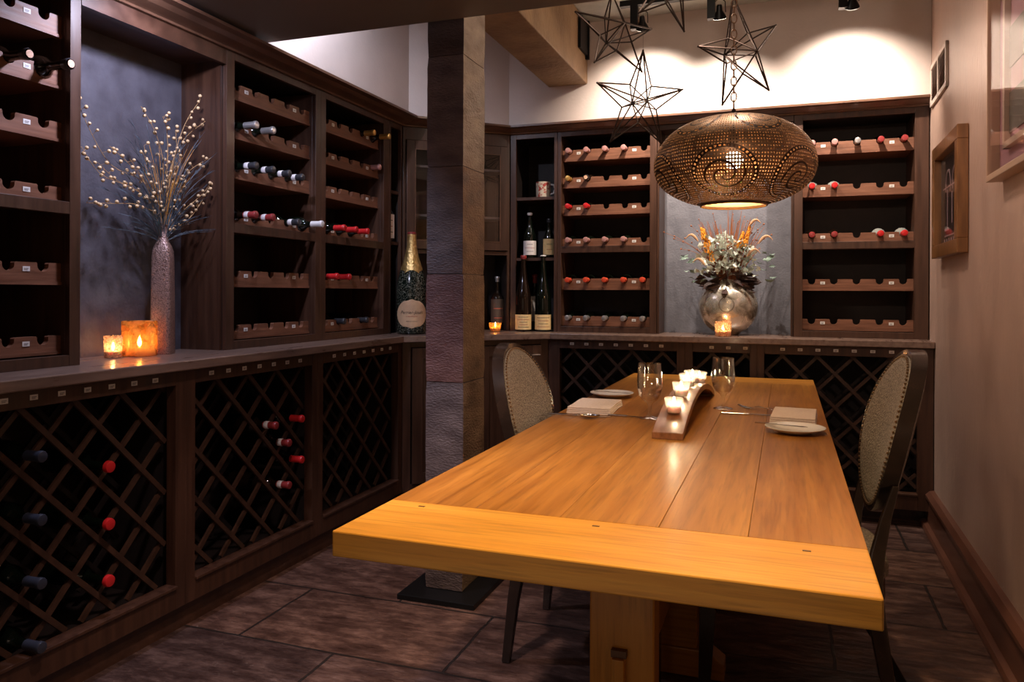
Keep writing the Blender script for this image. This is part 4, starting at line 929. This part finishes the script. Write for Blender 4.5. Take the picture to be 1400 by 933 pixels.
# ------------------------------------------------------------------ right wall: vent, two pictures
def rw_frame(y, z): return (rwx(y), y, z)
rz_r = -R90 - RW*1          # local x runs toward the camera (-Y), local y into the wall (+X)
def onright(t, y): t.location = (rwx(y), y, 0); t.rotation_euler = (0, 0, -R90-RW)
vt = thing('wall_vent', 'white framed rectangular air vent high on the right wall', 'vent'); onright(vt, 4.50)
b = MB(); w, z0, z1 = .455, 2.172, 2.385
b.box(0, w, -.012, -.001, z0, z0+.022); b.box(0, w, -.012, -.001, z1-.022, z1); b.box(0, .022, -.012, -.001, z0, z1); b.box(w-.022, w, -.012, -.001, z0, z1); b.box(w/2-.010, w/2+.010, -.012, -.001, z0, z1)
b.build('frame', plain('cream_vent_paint', (.60, .50, .44), .5), vt, bevel=.001)
b = MB()
for k in range(16): z = z0+.026+k*(z1-z0-.05)/15; b.prism([(-.009, z), (-.003, z+.006), (-.002, z+.005), (-.008, z-.001)], 'x', .022, w-.022)
b.box(.02, w-.02, -.002, -.001, z0+.02, z1-.02); b.build('louvres', plain('brown_louvre', (.20, .13, .10), .5), vt)
p1 = thing('framed_photograph', 'small wood-framed dark photograph of glassware on the right wall', 'picture'); onright(p1, 4.205)
w, z0, z1, fw, fd = .635, 1.372, 1.90, .060, .044
b = MB(); b.box(0, w, -fd, -.002, z0, z0+fw); b.box(0, w, -fd, -.002, z1-fw, z1); b.box(0, fw, -fd, -.002, z0+fw, z1-fw); b.box(w-fw, w, -fd, -.002, z0+fw, z1-fw)
b.build('frame', noisy('honey_wood_frame', (.16, .068, .022), (.28, .125, .04), (12, 12, 2), 3, .35, coat=.2), p1, bevel=.003)
MB().box(fw, w-fw, -.012, -.003, z0+fw, z1-fw).build('print', plain('dark_photo_print', (.025, .018, .02), .4), p1)
b = MB(); q = .0135
for cx in (.24, .40):
    for k in range(14):
        a0, a1 = PI*k/14*1.3-.5, PI*(k+1)/14*1.3-.5; rr_ = .060
        b.prism([(cx+rr_*math.cos(a0), 1.70+rr_*1.2*math.sin(a0)), (cx+rr_*math.cos(a1), 1.70+rr_*1.2*math.sin(a1)), (cx+(rr_-.008)*math.cos(a1), 1.70+(rr_-.008)*1.2*math.sin(a1)), (cx+(rr_-.008)*math.cos(a0), 1.70+(rr_-.008)*1.2*math.sin(a0))], 'y', -q, -.012)
for cx, cw, za, zb_ in ((.22, .010, 1.50, 1.68), (.33, .014, 1.52, 1.66), (.42, .03, 1.50, 1.66), (.50, .012, 1.50, 1.70)): b.box(cx, cx+cw, -q, -.012, za, zb_)
b.box(.12, .54, -q, -.012, 1.688, 1.694); b.box(.16, .26, -q, -.012, 1.492, 1.505); b.box(.16, .50, -q, -.012, 1.466, 1.472)
for k in range(7): b.box(.15+k*.055, .165+k*.055, -q, -.012, 1.435, 1.455)
b.build('print_highlights', plain('pale_violet_print', (.50, .36, .40), .5), p1)
MB().box(fw, w-fw, -.020, -.018, z0+fw, z1-fw).build('pane', M['framepane'], p1)
p2 = thing('framed_artwork', 'large pale-framed pink artwork at the right edge, grey reflection bands painted in', 'picture'); onright(p2, 3.02)
w, z0, z1, fw, fd = .95, 1.583, 2.23, .022, .05
b = MB(); b.box(0, w, -fd, -.002, z0, z0+fw); b.box(0, w, -fd, -.002, z1-fw, z1); b.box(0, fw*.6, -fd, -.002, z0+fw, z1-fw); b.box(w-fw, w, -fd, -.002, z0+fw, z1-fw); b.build('frame', plain('pale_wood_frame', (.50, .34, .24), .4), p2, bevel=.002)
mt = noisy('pink_mat_board', (.40, .20, .24), (.46, .24, .28), (1, 1, 1), 3, .6)
MB().box(fw*.6, w-fw, -.012, -.004, z0+fw, z1-fw).build('mat_board', mt, p2)
b = MB(); b.box(.13, .155, -.030, -.012, z0+.09, z1-.05); b.box(.13, w-.13, -.030, -.012, z0+.09, z0+.11); b.box(.13, w-.13, -.030, -.012, z1-.07, z1-.05); b.box(w-.155, w-.13, -.030, -.012, z0+.09, z1-.05); b.build('inner_frame', plain('pale_inner_frame', (.52, .38, .30), .4), p2)
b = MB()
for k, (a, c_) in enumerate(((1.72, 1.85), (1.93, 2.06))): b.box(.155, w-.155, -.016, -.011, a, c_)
b.build('reflection_bands', plain('painted_reflection_grey', (.14, .115, .09), .5), p2)  # reflections of the rack in the pane, painted as solid bands
MB().box(fw*.6, w-fw, -.044, -.042, z0+fw, z1-fw).build('pane', M['framepane'], p2)

# ------------------------------------------------------------------ the table
def oak(name, c1, c2, sc, seed=0):
    m, nt, b = new_mat(name)
    tc = N(nt, 'ShaderNodeTexCoord'); mp = N(nt, 'ShaderNodeMapping'); mp.inputs['Scale'].default_value = sc; mp.inputs['Location'].default_value = (seed*3.7, seed*1.3, 0)
    nt.links.new(tc.outputs['Object'], mp.inputs[0])
    n1 = N(nt, 'ShaderNodeTexNoise'); n1.inputs['Scale'].default_value = 1; n1.inputs['Detail'].default_value = 10; n1.inputs['Distortion'].default_value = .5; n1.inputs['Roughness'].default_value = .6
    nt.links.new(mp.outputs[0], n1.inputs['Vector'])
    c = ramp(nt, n1.outputs[0], [(.30, c1), (.52, tuple((x+y)/2 for x, y in zip(c1, c2))), (.68, c2)])
    n2 = N(nt, 'ShaderNodeTexNoise'); n2.inputs['Scale'].default_value = 4; n2.inputs['Detail'].default_value = 5
    nt.links.new(mp.outputs[0], n2.inputs['Vector']); f2 = ramp(nt, n2.outputs[0], [(.36, (.72,)*3), (.5, (1, 1, 1))])
    mx = N(nt, 'ShaderNodeMix', data_type='RGBA', blend_type='MULTIPLY'); mx.inputs[0].default_value = .7
    nt.links.new(c, mx.inputs[6]); nt.links.new(f2, mx.inputs[7]); nt.links.new(mx.outputs[2], b.inputs['Base Color'])
    b.inputs['Roughness'].default_value = .33; b.inputs['Coat Weight'].default_value = .06; b.inputs['Coat Roughness'].default_value = .12; b.inputs['Specular IOR Level'].default_value = .36
    bp = N(nt, 'ShaderNodeBump'); bp.inputs['Strength'].default_value = .06; bp.inputs['Distance'].default_value = .004; nt.links.new(n2.outputs[0], bp.inputs['Height']); nt.links.new(bp.outputs[0], b.inputs['Normal'])
    return m
tb = thing('dining_table', 'long honey-coloured plank dining table on trestle pedestals', 'table', (-.33, 2.745, 0))
oy = -2.745; ox = .33
xb = [-.795, -.60, -.42, -.226, -.063, .137]; mats = [oak('oak_plank_%s' % 'abcde'[i], *c, (30, 1.6, 30), i) for i, c in enumerate([((.27, .098, .015), (.46, .198, .038)), ((.31, .115, .018), (.50, .218, .043)), ((.35, .138, .022), (.54, .245, .05)), ((.30, .115, .019), (.49, .218, .044)), ((.28, .10, .015), (.46, .20, .038))])]
b = MB()
for i in range(5): b.mi = i; b.box(xb[i]+ox+.0003, xb[i+1]+ox-.0003, 1.468+oy, 4.03+oy, TZ-.048, TZ)
b.build('tabletop', mats, tb, bevel=.0012)
be = oak('oak_breadboard_end', (.60, .26, .036), (.74, .37, .062), (1.6, 30, 30), 9)
MB().box(xb[0]+ox, xb[-1]+ox, 1.235+oy, 1.467+oy, TZ-.048, TZ+.0005).build('breadboard_end', be, tb, bevel=.003)
MB().box(xb[0]+ox, xb[-1]+ox, 4.031+oy, 4.255+oy, TZ-.048, TZ+.0005).build('breadboard_end', oak('oak_end_board_dimmed', (.38, .15, .022), (.55, .24, .042), (1.6, 30, 30), 12), tb, bevel=.003)  # darker copy of the end oak, far-end dimness put into the colour
for x, y in ((-.71, 1.438), (-.339, 1.432), (.036, 1.42)): MB().box(x+ox-.007, x+ox+.007, y+oy-.003, y+oy+.003, TZ-.004, TZ+.0012).build('peg', plain('dark_peg', (.10, .045, .02), .4), tb)
om = oak('oak_pedestal', (.46, .18, .020), (.58, .26, .04), (24, 24, 1.6), 4); od = oak('oak_base', (.30, .11, .016), (.42, .17, .028), (1.6, 24, 24), 6)
for y in (1.66, 2.49, 3.75):
    MB().box(-.068, .072, y+oy-.035, y+oy+.035, .086, TZ-.048).build('pedestal', om if y < 2 else od, tb, bevel=.004)
    f = MB(); hw = .155 if y > 2 else .26; f.prism([(-hw, 0), (hw, 0), (hw, .05), (hw-.05, .086), (-hw+.05, .086), (-hw, .05)], 'y', y+oy-.04, y+oy+.04); f.build('foot', od, tb, bevel=.004)
MB().box(-.016, .020, 1.695+oy, 3.715+oy, .30, .42).build('stretcher', od, tb, bevel=.003)
MB().box(-.015, .012, 1.600+oy, 1.625+oy, .25, .425).build('tenon', om, tb, bevel=.002)
MB().box(-.018, .015, 1.610+oy, 1.6252+oy, .425, .440).build('wedge', plain('dark_wedge_wood', (.12, .05, .015), .5), tb)

# ------------------------------------------------------------------ chairs
fab = noisy('taupe_woven_upholstery', (.15, .125, .10), (.32, .27, .215), (1, 1, 1), 170, .85, bump=.5, detail=3, lo=.38, hi=.62)
cw_ = noisy('black_brown_lacquer', (.018, .012, .010), (.032, .020, .016), (4, 4, 4), 4, .22, coat=.4)
nail = plain('brass_nailheads', (.30, .20, .12), .3, .85)
def chair(label, loc, rz, H=1.02, splay=.105):
    t = thing('dining_chair', label, 'chair', loc, rz, 'oval-back chairs at the table')
    zc = .585+(H-.585)/2; hh = (H-.585)/2; hw = .238
    def bx(z, y=0): return -.205-(z-.48)*.235+.028*(y/hw)**2          # rake plus a slight wrap
    def loop(s, n=56): return [(hw*s*math.sin(2*PI*i/n), zc+hh*s*math.cos(2*PI*i/n)) for i in range(n)]
    # frame ring with rectangular section
    n = 56; rings = []
    for i in range(n+1):
        a = 2*PI*i/n; sec = []
        for (s_, d_) in ((.91, .012), (1.0, .014), (1.0, -.026), (.93, -.028)):
            y = hw*s_*math.sin(a); z = zc+hh*s_*math.cos(a)*(1 if s_ == 1 else (1-(1-s_)*.9)/s_*1.0); sec.append((bx(z, y)+d_, y, z))
        rings.append(sec)
    b = MB(); b.loft(rings, True, False); b.build('back_frame', cw_, t, smooth=True)
    # pads front and back
    for nm, off, bul, sgn in (('back_cushion', .010, .014, 1), ('rear_panel', -.026, .006, -1)):
        b = MB(); rr_ = []
        for s_, e in ((.93, 0), (.90, .55), (.84, .82), (.65, .95), (.35, 1), (.02, 1)):
            rr_.append([(bx(z, y)+off+sgn*bul*e, y, z) for y, z in loop(s_)])
        b.loft(rr_, True, False); b._face([b.bm.verts.new(p) for p in rr_[-1]]); b.build(nm, fab, t, smooth=True)
    b = MB()
    for k in range(96):
        a = 2*PI*k/96; y = hw*.905*math.sin(a); z = zc+hh*.915*math.cos(a); b.ball((bx(z, y)+.0185, y, z), .0040, 6, 4)
    b.build('nailhead_trim', nail, t, smooth=True)['label'] = 'row of brass nailheads'
    # seat
    def seatring(s_, z):
        P = []
        for i in range(40):
            a = 2*PI*i/40; cx, cy = math.cos(a), math.sin(a); e = .55
            x = .245*s_*(abs(cx)**e)*(1 if cx > 0 else -1); y = (.235+.025*(x/.245))*s_*(abs(cy)**e)*(1 if cy > 0 else -1); P.append((x-.018, y, z))
        return P
    b = MB(); b.loft([seatring(.97, .432), seatring(1.0, .44), seatring(1.0, .465), seatring(.96, .485), seatring(.8, .497), seatring(.4, .502), seatring(.03, .503)]); b.build('seat', fab, t, smooth=True)
    b = MB(); b.loft([seatring(.94, .37), seatring(.97, .372), seatring(.97, .432), seatring(.9, .433)]); b.build('seat_rail', cw_, t, smooth=True)
    for sgn in (1, -1):
        b = MB(); pts = [(bx(.70), sgn*.205, .70), (bx(.60), sgn*.200, .61), (-.215, sgn*.200, .52), (-.205, sgn*.200, .44), (-.21, sgn*.202, .36), (-.235, sgn*.21, .2), (-.21-splay, sgn*.222, .002)]
        b.loft([[(x+a*w, y+c*w, z) for a, c in ((-1, -.8), (1, -.8), (1, .8), (-1, .8))] for (x, y, z), w in zip(pts, (.008, .013, .017, .021, .022, .018, .0135))]); b.build('leg', cw_, t, bevel=.003)
        b = MB(); pts = [(.215, sgn*.205, .435), (.215, sgn*.205, .36), (.222, sgn*.21, .18), (.23, sgn*.215, .002)]
        b.loft([[(x+a*w, y+c*w, z) for a, c in ((-1, -1), (1, -1), (1, 1), (-1, 1))] for (x, y, z), w in zip(pts, (.023, .022, .018, .012))]); b.build('leg', cw_, t, bevel=.003)
    return t
chair('oval-back upholstered chair on the left of the table, by the stone column', (-.595, 2.565, 0), 0, 1.022, .045)
chair('oval-back upholstered chair on the right side of the table', (.005, 2.41, 0), math.radians(183), 1.043, .14)

# ------------------------------------------------------------------ table settings
goblet = [(.036, 0), (.037, .002), (.030, .005), (.008, .010), (.0055, .022), (.0075, .045), (.0105, .052), (.014, .058), (.028, .068), (.038, .085), (.0435, .11), (.045, .135), (.043, .165), (.0405, .197), (.0392, .197), (.0415, .165), (.0435, .135), (.042, .11), (.0365, .087), (.026, .071), (.001, .063)]
for lab, p in (('clear water goblet left of the candle stave', (-.452, 2.725, TZ)), ('clear water goblet right of the candle stave', (-.225, 3.06, TZ))):
    o = MB().lathe(goblet, (0, 0, 0), 40, caps=False).build('water_goblet', M['glass'], smooth=True, loc=p); tag(o, lab, 'glass', 'goblets on the table')
plate_prof = [(.045, 0), (.05, .001), (.075, .010), (.092, .017), (.0925, .019), (.074, .0135), (.05, .005), (.001, .004)]
def plate(lab, x, y):
    o = MB().lathe(plate_prof, (0, 0, 0), 48, caps=False).build('side_plate', M['porc'], smooth=True, loc=(x, y, TZ+.001)); return tag(o, lab, 'plate', 'side plates')
plate('white side plate at the left setting, farther from camera than its napkin', -.700, 3.245)
plate('white side plate at the right setting, in front of its napkin', .030, 2.62)
def napkin(lab, x0, x1, y0, y1, rz):
    t = thing('folded_napkin', lab, 'napkin', ((x0+x1)/2, (y0+y1)/2, TZ), rz, 'folded napkins'); hx, hy = (x1-x0)/2, (y1-y0)/2
    for k in range(4):
        b = MB(); rings = []
        for j in range(9):
            y = -hy+2*hy*j/8; s_ = 1-.012*k
            rings.append([(-hx*s_, y*s_, .001+k*.0065+.001*math.sin(y*30)), (hx*s_, y*s_, .001+k*.0065+.0015*math.sin(y*30+1)), (hx*s_, y*s_, .0068+k*.0065+.0015*math.sin(y*30+1)), (-hx*s_, y*s_, .0068+k*.0065+.001*math.sin(y*30))])
        b.loft(rings); b.build('fold', M['linen'], t, bevel=.0022)
napkin('folded linen napkin at the left setting, beside the spoon', -.765, -.60, 2.735, 3.00, math.radians(2))
napkin('folded linen napkin at the right setting, behind the side plate', -.045, .105, 2.76, 3.02, math.radians(-3))
def knife(lab, p, rz, L=.21, s=1.0, grp='table knives', z=.001):
    t = thing('table_knife', lab, 'knife', (p[0], p[1], TZ+z), rz, grp)
    b = MB(); b.prism([(-L*.5, -.006), (-L*.48, -.009), (-L*.1, -.006), (-L*.02, -.005), (-L*.02, .005), (-L*.1, .006), (-L*.48, .009), (-L*.5, .006)], 'z', 0, .006); b.build('handle', M['pewter'], t, bevel=.002)
    b = MB(); b.prism([(-L*.02, -.005), (L*.1, -.008), (L*.4, -.009), (L*.5, 0), (L*.48, .006), (-L*.02, .006)], 'z', .0022, .0038); b.build('blade', M['pewter'], t)
def fork(lab, p, rz, z=.001):
    t = thing('table_fork', lab, 'fork', (p[0], p[1], TZ+z), rz, 'forks'); L = .20
    b = MB(); b.loft([[(x, -w, zz), (x, w, zz), (x, w, zz+.0025), (x, -w, zz+.0025)] for x, w, zz in ((-.10, .009, 0), (-.09, .010, .0), (-.03, .004, .006), (.02, .003, .010), (.035, .008, .008), (.05, .012, .004))]); b.build('handle', M['pewter'], t)
    for k in range(4):
        y = -.0105+.007*k; b = MB(); b.tube([(.048, y, .005), (.065, y, .005), (.085, y, .009), (.10, y, .016)], [.0018, .0018, .0015, .0008], 5); b.build('tine', M['pewter'], t)
def spoon(lab, p, rz):
    t = thing('spoon', lab, 'spoon', (p[0], p[1], TZ+.001), rz); b = MB(); b.loft([[(x, -w, zz), (x, w, zz), (x, w, zz+.0025), (x, -w, zz+.0025)] for x, w, zz in ((-.13, .008, 0), (-.12, .009, .0), (-.06, .004, .006), (.0, .003, .012), (.012, .005, .012))]); b.build('handle', M['pewter'], t)
    b = MB(); rings = []
    for j in range(7):
        ph = PI/2*j/6; rings.append([(.046+.038*math.cos(ph)*math.cos(2*PI*i/20), .026*math.cos(ph)*math.sin(2*PI*i/20), .0125-.011*math.sin(ph)) for i in range(20)])
    b.loft(rings, True, False); b.build('bowl', M['pewter'], t, smooth=True)
spoon('steel spoon at the left setting, bowl toward the goblet', (-.70, 2.655, 0), math.radians(2))
knife('steel knife lying between left napkin and spoon', (-.70, 2.695, 0), math.radians(1), .24)
knife('steel knife left of the goblet at the left setting', (-.53, 2.735, 0), math.radians(-4), .15)
fork('steel fork leaning toward the right napkin, tines up', (-.075, 3.07, 0), math.radians(165))
knife('steel knife between the right goblet and right napkin', (-.12, 2.94, 0), math.radians(0), .21)
def butter(lab, p, rz, tilt):
    t = thing('butter_knife', lab, 'knife', p, rz, 'butter knives'); t.rotation_euler = (0, -tilt, rz)
    b = MB(); b.prism([(-.09, -.004), (-.02, -.003), (-.02, .003), (-.09, .004)], 'z', 0, .004); b.build('handle', M['pewter'], t)
    b = MB(); b.prism([(-.02, -.003), (.0, -.007), (.06, -.008), (.075, 0), (.06, .004), (-.02, .003)], 'z', .001, .0028); b.build('blade', M['pewter'], t)
butter('butter knife lying across the left side plate', (-.69, 3.235, TZ+.0195), math.radians(-8), 0)
butter('butter knife lying across the right side plate, handle toward the goblet', (-.005, 2.628, TZ+.0195), math.radians(-12), 0)
